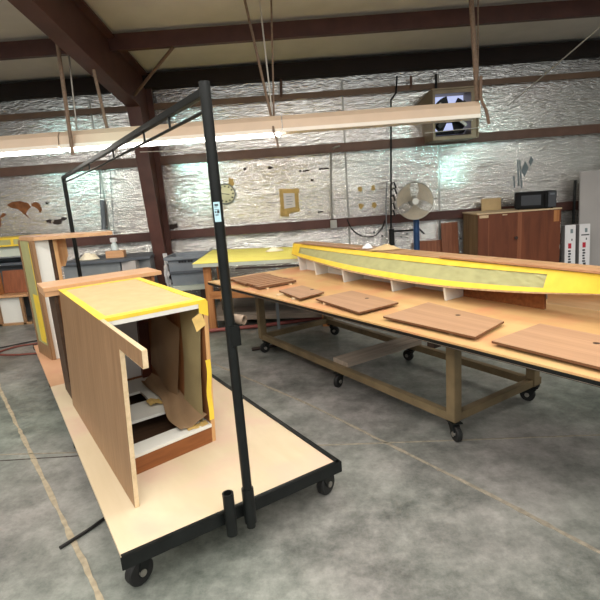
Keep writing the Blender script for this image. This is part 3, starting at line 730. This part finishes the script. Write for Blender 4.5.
# ------------------------------------------------------------------ grey bench, tub
gb = thing('metal_bench', 'grey metal workbench with dark top against the wall, left of the column', 'workbench', (-2.75, 7.2, 0))
G = (-2.75, 7.2, 0)
MB(G).prism([(-3.35, 6.85), (-2.45, 6.85), (-2.12, 7.02), (-2.12, 7.6), (-3.35, 7.6)], .84, .885).build('bench_top', 'slate', gb, .003)
MB(G).box(-3.33, -2.52, 6.9, 6.93, .12, .838).build('front_panel', 'greymetal', gb)
MB(G).box(-2.50, -2.30, 6.9, 7.55, .05, .838).build('end_cabinet', 'panelgrey', gb, .003)
MB(G).box(-2.30, -2.14, 7.06, 7.55, .05, .838).build('end_panel', 'greymetal', gb, .002)
MB(G).box(-3.33, -3.28, 6.93, 7.55, 0, .838).build('end_panel', 'greymetal', gb)
MB(G).box(-3.28, -2.52, 7.5, 7.53, .12, .838).build('back_panel', 'greymetal', gb)
rag('rag', 'crumpled cream rag on the grey metal bench', (-3.0, 7.05, .886), .15, .09, .11, 8)
tag(MB().box(-.13, .13, -.06, .06, 0, .10).build('wood_block', 'oak_x', None, .004), 'small wood block on the grey metal bench', 'block', None, (-2.63, 7.10, .8855))
jr = thing('glass_jar', 'small clear jar with a pale cap standing on the bench behind the wood block', 'jar', (-2.72, 7.33, .8855))
MB().tube([(0, 0, 0), (0, 0, .16), (0, 0, .19), (0, 0, .21)], [.05, .05, .03, .03], 18).build('jar_body', 'jar', jr, 0, True)
MB().tube([(0, 0, .21), (0, 0, .27)], .05, 16).build('cap', 'card', jr, .004)
tubt = thing('tool_tub', 'grey plastic rimmed tub truck between the column and the yellow covered table', 'tub', (-1.5, 7.15, 0))
T = (-1.5, 7.15, 0)
def tubs(z0, z1, x0, x1, y0, y1, t, tp_=.03):
    b = MB(T); vs = []
    for (z, d) in ((z0, tp_), (z1, 0)): vs += [(x0+d, y0+d, z), (x1-d, y0+d, z), (x1-d, y1-d, z), (x0+d, y1-d, z)]
    for (z, d) in ((z1, t), (z0+t, t+tp_)): vs += [(x0+d, y0+d, z), (x1-d, y0+d, z), (x1-d, y1-d, z), (x0+d, y1-d, z)]
    fs = [(0, 3, 2, 1), (12, 13, 14, 15)]
    for j in range(3):
        for k in range(4): fs.append((j*4+k, j*4+(k+1) % 4, (j+1)*4+(k+1) % 4, (j+1)*4+k))
    b.add(vs, fs); return b
tubs(.42, .83, -1.86, -1.34, 6.95, 7.45, .02).build('body', 'plastic', tubt, .004)
rm = MB(T)
for (x0, x1, y0, y1) in ((-1.9, -1.30, 6.91, 6.95), (-1.9, -1.30, 7.45, 7.49), (-1.9, -1.86, 6.95, 7.45), (-1.34, -1.30, 6.95, 7.45)): rm.box(x0, x1, y0, y1, .80, .85)
rm.build('rim', 'plastic', tubt, .005)
MB(T).box(-1.85, -1.35, 6.94, 6.96, .60, .635).build('rib', 'slate', tubt)
mk = MB(T)
for k, x in enumerate((-1.70, -1.66, -1.62, -1.57, -1.53)): mk.box(x, x+.035, 6.943, 6.950, .755, .785)
mk.build('printed_mark', 'ink', tubt)
MB(T).box(-1.88, -1.30, 6.88, 7.5, .36, .42).build('base_shelf', 'greyboard', tubt)
for x in (-1.8, -1.4):
    for y in (6.95, 7.4): MB(T).box(x-.03, x+.03, y-.03, y+.03, 0, .36).build('leg', 'umber', tubt)
# torn insulation hanging by the column foot
tn = MB(); tn.sheet(lambda u, v: (-1.985+.06*u+.03*noise.noise(Vector((u*3, v*8, 1))), 7.22+.03*math.sin(v*9), .88-.62*v*(.75+.25*math.sin(u*9))), 8, 18, .006)
tag(tn.build('torn_foil', 'card', None, 0, True), 'torn strip of foil insulation hanging beside the column foot', 'insulation')

# ------------------------------------------------------------------ desk pieces at the far left
dk = thing('reception_desk', 'two-level reception desk carcass with yellow taped bar top at the far left wall', 'desk', (-4.3, 7.3, 0))
D = (-4.3, 7.3, 0)
def bd(*a): return MB(D).box(*a)
bd(-5.2, -3.93, 7.18, 7.62, 1.15, 1.275).build('bar_top', 'greenpaper', dk)
for (x0, x1, z0, z1, q) in ((-5.2, -3.93, 1.25, 1.275, 0), (-5.2, -3.93, 1.15, 1.175, 0), (-3.96, -3.93, 1.175, 1.25, 0), (-4.16, -4.12, 1.175, 1.25, 0)):
    bd(x0, x1, 7.176, 7.1795, z0, z1).build('tape', 'tape', dk)
bd(-5.2, -3.92, 7.18, 7.62, 1.2752, 1.279).build('tape', 'tape', dk)
bd(-5.2, -3.98, 7.24, 7.27, 1.0, 1.149).build('upper_panel', 'greyboard', dk)
bd(-5.2, -3.98, 7.30, 7.60, .86, .90).build('shelf', 'slate', dk)
bd(-5.2, -3.98, 7.25, 7.62, .98, 1.0).build('shelf', 'greymetal', dk)
bd(-5.2, -3.97, 7.60, 7.63, .0, 1.149).build('back_panel', 'greymetal', dk)
bd(-3.99, -3.96, 7.30, 7.595, .0, 1.149).build('end_panel', 'oak_z', dk)
bd(-5.2, -3.97, 7.00, 7.62, .42, .45).build('desktop', 'oak_x', dk, .003)
bd(-4.11, -4.07, 7.02, 7.06, 0, .42).build('end_panel', 'walnut_z', dk)
bd(-4.48, -4.43, 7.02, 7.06, 0, .42).build('stile', 'walnut_z', dk)
bd(-5.2, -4.11, 7.07, 7.09, .03, .42).build('front_panel', 'white', dk)
bd(-5.2, -4.0, 7.02, 7.10, 0, .03).build('plinth', 'walnut_x', dk)
s = MB().box(-.22, .22, -.012, .012, 0, .34, Matrix.Rotation(R(-8), 3, 'X'), (0, 0, 0)).build('leaning_board', 'red_z', None, .002)
tag(s, 'reddish wood board leaning on the low desktop at the far left', 'board', None, (-4.20, 7.22, .4545))
tag(MB().box(-.22, .22, -.12, .12, 0, .32).build('wooden_box', 'lumber', None, .004), 'light brown box on the low desktop at the left photo edge', 'box', None, (-4.66, 7.13, .4505))
# hose and cable on the floor
def curve_pts(ps, n=40):
    out = []
    P = [Vector(p) for p in ps]
    for i in range(len(P)-1):
        a, b, c_, d = P[max(i-1, 0)], P[i], P[i+1], P[min(i+2, len(P)-1)]
        for k in range(n//(len(P)-1)+1):
            t = k/(n//(len(P)-1)+1)
            out.append(.5*((2*b)+(c_-a)*t+(2*a-5*b+4*c_-d)*t*t+(3*b-a-3*c_+d)*t**3))
    out.append(P[-1]); return out
tag(MB().tube(curve_pts([(-3.0, 5.42, .014), (-3.35, 5.42, .014), (-3.62, 5.52, .014), (-3.55, 5.75, .014), (-3.3, 5.86, .014), (-3.02, 5.9, .014)]), .012, 8).build('air_hose', 'hose', None, 0, True), 'dark red hose looped on the floor left of the cart', 'hose')
tag(MB().tube(curve_pts([(-4.5, 5.55, .01), (-3.9, 5.70, .01), (-3.4, 6.0, .01), (-2.9, 6.15, .01)]), .009, 8).build('power_cable', 'cable', None, 0, True), 'black cable running across the floor at the far left', 'cable')
tag(MB().tube(curve_pts([(-1.25, 2.06, .01), (-1.16, 2.18, .01), (-1.10, 2.28, .01), (-1.0, 2.42, .01)]), .009, 8).build('power_cable', 'cable', None, 0, True), 'short black cable on the floor beside the near left cart edge', 'cable')

# ------------------------------------------------------------------ pedestal fan
fn_ = thing('pedestal_fan', 'large round pedestal fan with wire guard on a blue pole by the wall', 'fan', (1.79, 7.25, 0))
fc = Vector((-.03, -.12, 1.377)); fd = Vector((-.10, -1, 0)).normalized(); RF = .262
g = MB(); fa_ = fd.cross(Vector((0, 0, 1))).normalized()
def fp(t, r_, dpt): return fc + (fa_*math.cos(t)+Vector((0, 0, 1))*math.sin(t))*r_ + fd*dpt
for (r_, dpt, th) in ((RF, 0, .006), (RF*.99, -.04, .004), (RF*.72, .052, .0022), (RF*.45, .066, .0022), (RF*.22, .07, .003), (RF*.7, -.085, .0025), (RF*.4, -.10, .0025)):
    g.torus(fc+fd*dpt, fd, r_, th, 44, 5)
for k in range(72):
    t = 2*math.pi*k/72
    g.tube([fp(t, RF*.2, .07), fp(t, RF*.6, .06), fp(t, RF*.92, .03), fp(t, RF, 0)], .0016, 4)
    if k % 3 == 0: g.tube([fp(t, RF, 0), fp(t, RF*.9, -.06), fp(t, RF*.4, -.1)], .002, 4)
g.build('guard', 'fanwire', fn_)
MB().tube([fc+fd*.06, fc+fd*.082], .045, 18).build('badge', 'white', fn_, .003)
for k in range(3):
    t0_ = 2*math.pi*k/3+.5
    MB().sheet(lambda u, v: fp(t0_+(v-.5)*(.7+1.0*u), .03+RF*.86*u, .02*(v-.5)*2), 8, 8, .003).build('blade', 'fanblade', fn_, 0, True)
MB().tube([fc+fd*.03, fc-fd*.02], .035, 16).build('hub', 'fanblack', fn_)
MB().tube([fc-fd*.10, fc-fd*.12, fc-fd*.24, fc-fd*.26], [.06, .075, .07, .05], 18).build('motor', 'greymetal', fn_, 0, True)
MB().tube([(.03, .06, .02), (.03, .06, 1.28)], .045, 16).tube([(.03, .06, 1.28), fc-fd*.18], .022, 10).build('pole', 'blue', fn_, 0, True)
MB().tube([(.03, .06, 0), (.03, .06, .025), (.03, .06, .05)], [.25, .25, .05], 28).build('base', 'blue', fn_)
# wall hook bracket, stored boards
hb = thing('wall_bracket', 'black hook bracket on the wall left of the fan pole', 'bracket', (1.5, WY-.13, .9))
MB().tube([(.0, -.03, .02), (.45, -.05, .02), (.52, -.06, -.05)], .014, 8).build('arm', 'black', hb)
MB().box(-.03, .05, -.05, .0, -.20, .06).build('plate', 'black', hb, .004)
MB().tube(curve_pts([(.02, -.04, -.2), (.0, -.05, -.5), (.03, -.05, -.8)]), .006, 6).build('cord', 'greymetal', hb)
def lean(name, lb, x, w, h, mat, tilt, y=7.55, th=.02):
    s = MB().box(-w/2, w/2, -th, 0, 0, h, Matrix.Rotation(R(-tilt), 3, 'X') @ Matrix.Identity(3), (0, 0, 0)).build(name, mat, None, .002)
    return tag(s, lb, 'board', None, (x, y, .0))
s = lean('leaning_board', 'tall brown board leaning on the wall between the fan and the red cabinet', 2.44, .26, .99, 'red_z', 4, 7.60)
s.rotation_euler = (0, R(-1), 0); s.location.z = .005
lean('leaning_board', 'lower wide brown board standing behind the fan pole', 2.10, .46, .73, 'red_z', 4, 7.66)

# ------------------------------------------------------------------ red cabinet with microwave
cb = thing('storage_cabinet', 'worn reddish-brown wooden two-door cabinet against the foil wall', 'cabinet', (3.2, 7.3, 0))
Q = (3.2, 7.3, 0)
xl, xm0, xr, yf, yb_, cz = 2.63, 3.23, 3.83, 7.02, 7.62, 1.14
MB(Q).box(xl, xl+.025, yf, yb_, 0, cz-.02).build('side_panel', 'cabside', cb)
MB(Q).box(xr-.025, xr, yf, yb_, 0, cz-.02).build('side_panel', 'cabred', cb)
MB(Q).box(xl+.025, xr-.025, yb_-.02, yb_, 0, cz-.02).build('back_panel', 'cabred', cb)
MB(Q).box(xl-.012, xr+.012, yf-.012, yb_, cz-.02, cz).build('top', 'pale', cb, .002)
MB(Q).box(xl+.025, xr-.025, yf+.01, yb_-.02, .03, .05).build('bottom', 'cabred', cb)
d1 = MB(Q).box(xl+.004, xm0-.03, yf-.022, yf-.001, .03, cz-.024).build('door', 'cabred', cb, .002)
d2 = MB(Q).box(xm0+.03, xr-.004, yf-.022, yf-.001, .03, cz-.024).build('door', 'cabred', cb, .002)
MB(Q).box(xm0-.03, xm0+.03, yf-.026, yf-.001, .03, cz-.024).build('centre_stile', 'red_z', cb)
MB(Q).tube([(xm0-.06, yf-.022, .76), (xm0-.06, yf-.05, .76), (xm0-.06, yf-.065, .76)], [.012, .016, .024], 14).build('knob', 'umber', d1, 0, True)
for (x0, x1, z0, z1) in ((xl+.15, xl+.162, .1, cz-.1), (xl+.02, xl+.15, cz-.07, cz-.03), (xl+.35, xl+.42, cz-.05, cz-.035)):
    MB(Q).box(x0, x1, yf-.0235, yf-.022, z0, z1).build('worn_streak', 'pale' if z0 > .5 else 'red_z', d1)
MB(Q).box(xr-.11, xr-.03, yf-.0235, yf-.022, cz-.19, cz-.03).build('worn_streak', 'lumber', d2)
for z in (.25, .55, .85): MB(Q).box(xr-.012, xr-.002, yf-.024, yf-.022, z, z+.06).build('hinge', 'zinc', d2)
mw = thing('microwave', 'black microwave oven on top of the reddish cabinet', 'microwave', (3.56, 7.25, cz+.0005))
mw.rotation_euler = (0, 0, R(-22))
MB().box(-.27, .27, -.16, .2, .01, .245).build('body', 'blackplastic', mw, .008)
md = MB().box(-.265, .155, -.175, -.161, .015, .24).build('door', 'blackplastic', mw, .004)
MB().box(-.19, .07, -.177, -.1745, .055, .20).build('window', 'glassblack', md)
MB().tube([(.12, -.178, .05), (.12, -.198, .06), (.12, -.198, .20), (.12, -.178, .21)], .009, 8).build('handle', 'blackplastic', md)
MB().box(.165, .265, -.17, -.161, .02, .235).build('control_panel', 'glassblack', mw, .002)
MB().box(.185, .245, -.1715, -.17, .19, .215).build('display', 'slate', mw)
for (x, y) in ((-.22, -.12), (.22, -.12), (-.22, .15), (.22, .15)): MB().tube([(x, y, 0), (x, y, .01)], .015, 10).build('foot', 'rubber', mw)
tag(MB().box(-.15, .15, -.012, .012, 0, .18, Matrix.Rotation(R(-6), 3, 'X'), (0, 0, 0)).build('paper_pad', 'kraft', None), 'tan card propped on the cabinet top left of the microwave', 'card', None, (3.06, 7.60, cz))
# grey sheet and white boxes at the right
ss = MB().box(0, 1.2, -.03, 0, 0, 1.62, Matrix.Rotation(R(-3), 3, 'X'), (0, 0, 0)).build('grey_sheet', 'panelgrey', None, .003)
tag(ss, 'tall pale grey sheet leaning against the wall at the right photo edge', 'sheet', None, (4.31, 7.35, 0.002))
tag(MB().box(-.012, .012, 0, .04, 0, 1.5).build('black_board', 'black', None), 'narrow dark board edge standing between the red cabinet and grey sheet', 'board', None, (4.27, 7.44, 0))
tag(MB().box(-.1, .1, -.02, .02, 0, .72).build('black_board', 'fanblack', None, .002), 'low black board standing in the gap right of the red cabinet', 'board', None, (4.0, 7.5, 0))
for i, x in enumerate((3.985, 4.195)):
    bxn = thing('tall_box', ['left', 'right'][i]+' one of two tall narrow white cartons leaning by the grey sheet', 'carton', (x, 6.98, .0), R(-4), 'white cartons by the grey sheet')
    rot = Matrix.Rotation(R(-3.5), 3, 'X')
    def rb(x0, x1, y0, y1, z0, z1, nm, mt, par, bv=0): return MB().box(x0, x1, y0, y1, z0, z1, rot, (0, 0, 0)).build(nm, mt, par, bv)
    bd_ = rb(-.075, .075, 0, .11, .003, .88, 'carton_body', 'card', bxn, .003)
    rb(-.0755, -.075, .004, .106, .01, .875, 'side_print', 'cardside', bxn)
    rb(.075, .0755, .004, .106, .01, .875, 'side_print', 'cardside', bxn)
    rb(-.03, .015, -.0012, 0, .54, .615, 'printed_mark', 'inkred', bxn)
    for k in range(5):
        rb(-.03+.004*(k % 2), .012-.005*(k % 3), -.0012, 0, .33+.04*k, .355+.04*k, 'printed_mark', 'ink', bxn)
    rb(-.02, .02, -.0012, 0, .285, .32, 'printed_mark', 'ink', bxn)
    rb(.015, .03, -.0012, 0, .65, .68, 'printed_mark', 'ink', bxn)
    rb(.0, .035, -.0012, 0, .76, .82, 'printed_mark', 'inkblue', bxn)
    if i: rb(-.05, .06, -.0014, 0, .715, .732, 'tape', 'ink', bxn)

# ------------------------------------------------------------------ exhaust fan in the wall
ex = thing('exhaust_fan', 'boxed wall exhaust fan with open louvres, high on the foil wall', 'fan', (2.42, WY, 2.3))
E0 = (2.42, WY, 2.3)
x0, x1, z0, z1, yf_ = 2.06, 2.71, W(455, 139, 7.2)[1], W(455, 87, 7.2)[1], WY-.6
h = MB(E0).box(x0, x0+.02, yf_, WY-.001, z0, z1).box(x1-.02, x1, yf_, WY-.001, z0, z1).box(x0+.02, x1-.02, yf_, WY-.001, z1-.02, z1).box(x0+.02, x1-.02, yf_, WY-.001, z0, z0+.02)
h.build('housing', 'box', ex, .003)
fr_ = MB(E0).box(x0+.02, x0+.04, yf_+.03, yf_+.05, z0+.02, z1-.02).box(x1-.10, x1-.02, yf_+.03, yf_+.05, z0+.02, z1-.02).box(x0+.04, x1-.10, yf_+.03, yf_+.05, z1-.07, z1-.02).box(x0+.04, x1-.10, yf_+.03, yf_+.05, z0+.02, z0+.05)
fr_.build('face_frame', 'box', ex)
MB(E0).box(x0+.021, x1-.021, WY-.012, WY-.002, z0+.021, z1-.021).build('daylight_opening', 'skyglow', ex)
xc, zc = (x0+x1)/2-.02, (z0+z1)/2
for k in range(3):
    z = z0+.14+.17*k
    MB(E0).box(x0+.03, x1-.03, WY-.14, WY-.03, z-.004, z+.004, Matrix.Rotation(R(-25), 3, 'X')).build('louvre', 'greymetal', ex)
MB(E0).tube([(xc, yf_+.14, zc), (xc, yf_+.26, zc)], [.09, .09], 18).build('motor', 'fanblack', ex, .01)
for k in range(4):
    t = R(38+90*k)
    def f2(u, v, t=t): 
        r_ = .05+.22*u; tt = t+(v-.5)*(1.0-.1*u); return (xc+r_*math.cos(tt), yf_+.20+.05*(v-.5), zc+r_*math.sin(tt))
    MB(E0).sheet(f2, 6, 5, .004).build('blade', 'fanblack', ex, 0, True)
MB(E0).box(xc-.24, xc+.26, yf_+.10, yf_+.13, zc-.02, zc+.02, Matrix.Rotation(R(40), 3, 'Y')).build('motor_strut', 'zinc', ex)
MB(E0).box(xc-.25, xc+.25, yf_+.10, yf_+.13, zc-.03, zc+.03, Matrix.Rotation(R(-40), 3, 'Y')).build('motor_strut', 'fanblack', ex)
MB(E0).tube([(x0-.12, yf_-.01, z0+.11), (x1+.05, yf_-.01, z0+.13)], .006, 6).build('guard_wire', 'wire', ex)
hd = MB(E0); hd.add([(x0-.16, WY-.01, 2.72), (x0, WY-.01, 2.90), (x0, WY-.45, 2.90), (x0-.16, WY-.12, 2.72), (x0, WY-.01, 2.72), (x0, WY-.45, 2.72)], [(0, 1, 2, 3), (0, 3, 5, 4), (1, 4, 5, 2), (0, 4, 1), (3, 2, 5)])
hd.build('side_flap', 'box', ex)

# ------------------------------------------------------------------ hanging strip lights
def fixture(xa, xb, lit, lb, dz_=0):
    f = thing('strip_light', lb, 'light', ((xa+xb)/2, 5.7, 2.28), 0, 'strip lights hanging in a row')
    o_ = ((xa+xb)/2, 5.7, 2.28); 
    pr = [(5.588, 2.30), (5.60, 2.40), (5.655, 2.455), (5.745, 2.455), (5.80, 2.40), (5.812, 2.30)]
    MB(o_).prism(pr, xa, xb, 'x').build('housing', 'housing', f, .003)
    lip = MB(o_).box(xa, xb, 5.575, 5.586, 2.272, 2.312).box(xa, xb, 5.814, 5.825, 2.275, 2.315)
    lip.build('reflector_lip', 'unlit', f, .002)
    for s_ in (xa, xb-.006): MB(o_).prism([(5.584, 2.295), (5.597, 2.402), (5.653, 2.458), (5.747, 2.458), (5.803, 2.402), (5.816, 2.295)], s_, s_+.006, 'x').build('end_cap', 'housing', f)
    for y in (5.65, 5.75):
        z = 2.268 if lit else 2.285
        MB(o_).tube([(xa+.03, y, z), (xb-.03, y, z)], .022 if lit else .016, 14).build('tube', 'lit' if lit else 'unlit', f, 0, True)
    return f
fixture(-4.95, -2.51, 1, 'lit hanging strip light at the left photo edge')
fixture(-2.50, -.06, 1, 'lit hanging strip light in front of the column, middle one of the row')
fixture(-.05, 2.12, 0, 'unlit hanging strip light at the right end, in front of the exhaust fan')
def WP(x, y, off=.02): q = W(x, y, WY-off); return (q[0], WY-off, q[1])
def rods(name, lb, cat, lines, r_, mat, grp=None):
    b = MB()
    for ln_ in lines: b.tube(curve_pts(ln_, 24) if len(ln_) > 2 else ln_, r_, 8)
    return tag(b.build(name, mat), lb, cat, grp)
def P5(x, y, Y=5.65): q = W(x, y, Y); return (q[0], Y, q[1])
def roofz(y): return 3.46+(8.1-y)*.1
def upto(x, y, x2, y2, Y=5.65):   # extend the line from a photo point pair up to the roof
    a = Vector(P5(x, y, Y)); b = Vector(P5(x2, y2, Y)); d = b-a; t = (roofz(Y)-a.z)/d.z
    if Y > 5.6: a = a+d*max(0, (2.459-a.z)/d.z)
    return [tuple(a), tuple(b+(b-a)*((roofz(Y)-.005-b.z)/(b-a).z))]
rods('hanger_pipe', 'slanted brown hanger pipe at the left end of the middle strip light', 'pipe', [upto(73, 155, 62, 76, 5.55)], .022, 'rope', 'hangers of the strip lights')
rods('hanger_chain', 'thin chain beside the slanted pipe at the left joint of the lights', 'chain', [upto(77, 130, 71, 76, 5.7)], .010, 'zinc', 'hangers of the strip lights')
rods('hanger_pipe', 'brown hanger pipe midway between the left joint and the column', 'pipe', [upto(107, 128, 95, 76, 5.7)], .018, 'rope', 'hangers of the strip lights')
rods('hanger_rope', 'left rope of the bunch at the middle joint of the lights', 'rope', [upto(272, 120, 262, 76, 5.66)], .014, 'rope', 'hangers of the strip lights')
rods('hanger_rope', 'right rope of the bunch at the middle joint of the lights', 'rope', [upto(274, 118, 273, 76, 5.72)], .010, 'rope', 'hangers of the strip lights')
rods('hanger_rope', 'thin middle rope of the bunch at the middle joint of the lights', 'rope', [upto(272, 112, 268, 76, 5.70)], .008, 'wire', 'hangers of the strip lights')
rods('dangling_string', 'short cord dangling below the middle joint of the lights', 'cord', [[P5(273, 126, 5.56), P5(274, 133, 5.56), P5(277, 140, 5.56), P5(278, 148, 5.56)]], .012, 'rope')
b0_ = Vector(P5(477, 118, 5.66))
rods('hanger_rope', 'thick rope holding the right end of the unlit light', 'rope', [upto(478, 108, 476, 76, 5.66)], .028, 'rope', 'hangers of the strip lights')
rods('hanger_rope', 'loose rope end dangling right of the unlit light', 'rope', [[P5(481, 76, 5.6), P5(481, 98, 5.6), P5(486, 110, 5.6), P5(489, 124, 5.6)]], .018, 'tan', 'hangers of the strip lights')
rods('hanger_wire', 'thin cord hanging straight down from the right end of the unlit light', 'cord', [upto(478, 132, 478, 100, 5.70)], .008, 'rope', 'hangers of the strip lights')
a_ = Vector(P5(508, 106, WY-.005)); b_ = Vector(P5(543, 76, 7.0)); d_ = b_-a_; tt_ = (3.46+(8.1-a_.y)*.1-a_.z)/(d_.z+.1*d_.y)
rods('stay_wire', 'thin pale wire slanting up to the roof right of the exhaust fan', 'wire', [[tuple(a_), tuple(a_+d_*(tt_*.98))]], .008, 'wire')
rods('stay_wire', 'thin pale wire stretched in front of the column below the lights', 'wire', [[P5(140, 152, 6.97), WP(290, 146, .10)]], .005, 'wire')

# ------------------------------------------------------------------ things on the wall
def WP(x, y, off=.02): q = W(x, y, WY-off); return (q[0], WY-off, q[1])
cd = thing('wall_conduit', 'thin grey conduit with an outlet box down the middle of the wall', 'conduit', (.6, WY, 1.1))
CO = (.6, WY, 1.1)
MB(CO).tube(curve_pts([WP(340, 146, .16), WP(334, 148, .15), WP(331, 154, .05), WP(331, 185, .03), WP(332, 221, .03)], 40), .014, 8).build('conduit', 'conduit', cd)
q = WP(333, 223, .05); MB(CO).box(q[0]-.05, q[0]+.05, WY-.18, WY-.125, q[2]-.07, q[2]+.05).build('outlet_box', 'conduit', cd, .004)
rods('looped_cable', 'black cable looping below the girt right of the outlet box', 'cable', [[WP(347, 219, .14), WP(352, 229, .12), WP(362, 236, .1), WP(374, 236, .1), WP(382, 228, .12), WP(385, 220, .14)]], .009, 'cable')
bc = thing('wall_conduit', 'black conduit running up the wall left of the round fan', 'conduit', (1.55, WY, .7)); BO_ = (1.55, WY, .7)
MB(BO_).tube([WP(391, 250, .15), WP(391, 103, .15), WP(391, 100, .15), WP(396, 93, .15), WP(397, 76, .15)], .013, 8).build('conduit', 'black', bc)
sr = MB(BO_)
for (yy, dx) in ((184, 5), (190, 6), (197, 4), (205, 4), (212, 4)): sr.tube([WP(391, yy, .15), WP(391+dx*.6, yy-2, .18), WP(391+dx, yy+4, .2)], .012, 6)
sr.build('cable_hook', 'black', bc)
rods('dangling_string', 'grey cord hanging down the wall just left of the black conduit', 'cord', [[WP(387, 182, .14), WP(386, 205, .14), WP(387, 238, .14)]], .008, 'greymetal')
rods('wall_rod', 'thin vertical rod between the two upper girts above the notice', 'rod', [[WP(281, 76, .12), WP(281, 97, .12)]], .02, 'girt')
rods('wall_rod', 'dark vertical rod beside the exhaust fan housing', 'rod', [[WP(436, 74, .14), WP(436, 92, .14)]], .018, 'black')
rods('wall_rod', 'thin brown rod above the upper girt left of the exhaust fan', 'rod', [[WP(411, 76, .12), WP(411, 88, .12)]], .02, 'girt')
rods('dangling_string', 'thin cord hanging on the foil left of the column', 'cord', [[WP(99, 166, .1), WP(100, 180, .1), WP(101, 198, .1)]], .008, 'greymetal')
rods('hanging_strap', 'grey strap hanging on the foil behind the bar counter', 'strap', [[WP(102, 200, .06), WP(104, 229, .06)]], .035, 'plastic')
rods('dangling_string', 'second thin cord on the foil, nearer the column', 'cord', [[WP(109, 152, .1), WP(114, 232, .1)]], .005, 'greymetal')
# clock
ckx, ckz = W(225.5, 194, WY-.04)
ck2 = thing('wall_clock', 'round cream wall clock half hidden behind the black post', 'clock', (ckx, WY-.001, ckz))
MB().tube([(0, -.035, 0), (0, 0, 0)], .150, 40).build('face', 'clockface', ck2)
MB().torus((0, -.035, 0), (0, 1, 0), .150, .010, 48, 8).build('rim', 'greymetal', ck2, 0, True)
tk = MB()
for k in range(12):
    t = R(30*k); tk.box(-.011, .011, -.038, -.0352, .105, .128, Matrix.Rotation(t, 3, 'Y'), (0, -.036, 0))
tk.build('numerals', 'ink', ck2)
MB().box(-.004, .004, -.040, -.038, 0, .09, Matrix.Rotation(R(-80), 3, 'Y'), (0, -.036, 0)).build('hand', 'ink', ck2)
MB().box(-.005, .005, -.040, -.038, 0, .06, Matrix.Rotation(R(100), 3, 'Y'), (0, -.036, 0)).build('hand', 'ink', ck2)
X, Z = W(231, 182); tag(MB().prism(blob(X, Z, .045, .06, 21), WY-.01, WY-.001, 'y').build('tape_scrap', 'tapeold'), 'tan scrap of tape on the foil just above the clock', 'tape')
# taped notice
nx, nz = W(289.5, 200)
nt_ = thing('taped_notice', 'white sheet held on the foil by a frame of tan masking tape', 'notice', (nx, WY-.001, nz))
MB().box(-.10, .10, -.006, -.003, -.14, .13).build('paper', 'card', nt_)
for qq, (x0, x1, z0, z1, t) in enumerate(((-.15, -.09, -.17, .16, 0), (.085, .145, -.17, .17, 0), (-.15, .16, .105, .17, R(3)), (-.12, .15, -.20, -.12, R(-6)), (-.16, -.02, -.25, -.13, R(5)))):
    MB().box(x0, x1, -.0085-.002*qq, -.0068-.002*qq, z0, z1, Matrix.Rotation(t, 3, 'Y')).build('tape', 'tapeold', nt_)
for k in range(4): MB().box(-.05, .05-.02*(k % 2), -.0066, -.006, .05-.04*k, .056-.04*k).build('print_line', 'inkblue', nt_)
for i, (px, py, lb) in enumerate(((360, 189, 'upper left'), (373, 188, 'upper right'), (361, 206, 'lower left'), (374, 205, 'lower right'))):
    X, Z = W(px, py); s = MB().prism(blob(0, 0, .032, .042, 30+i), -.006, 0, 'y').build('tape_scrap', 'tapeold')
    tag(s, lb+' one of four tan tape dabs in a square on the foil', 'tape', 'four tape dabs left from a notice', (X, WY-.001, Z))
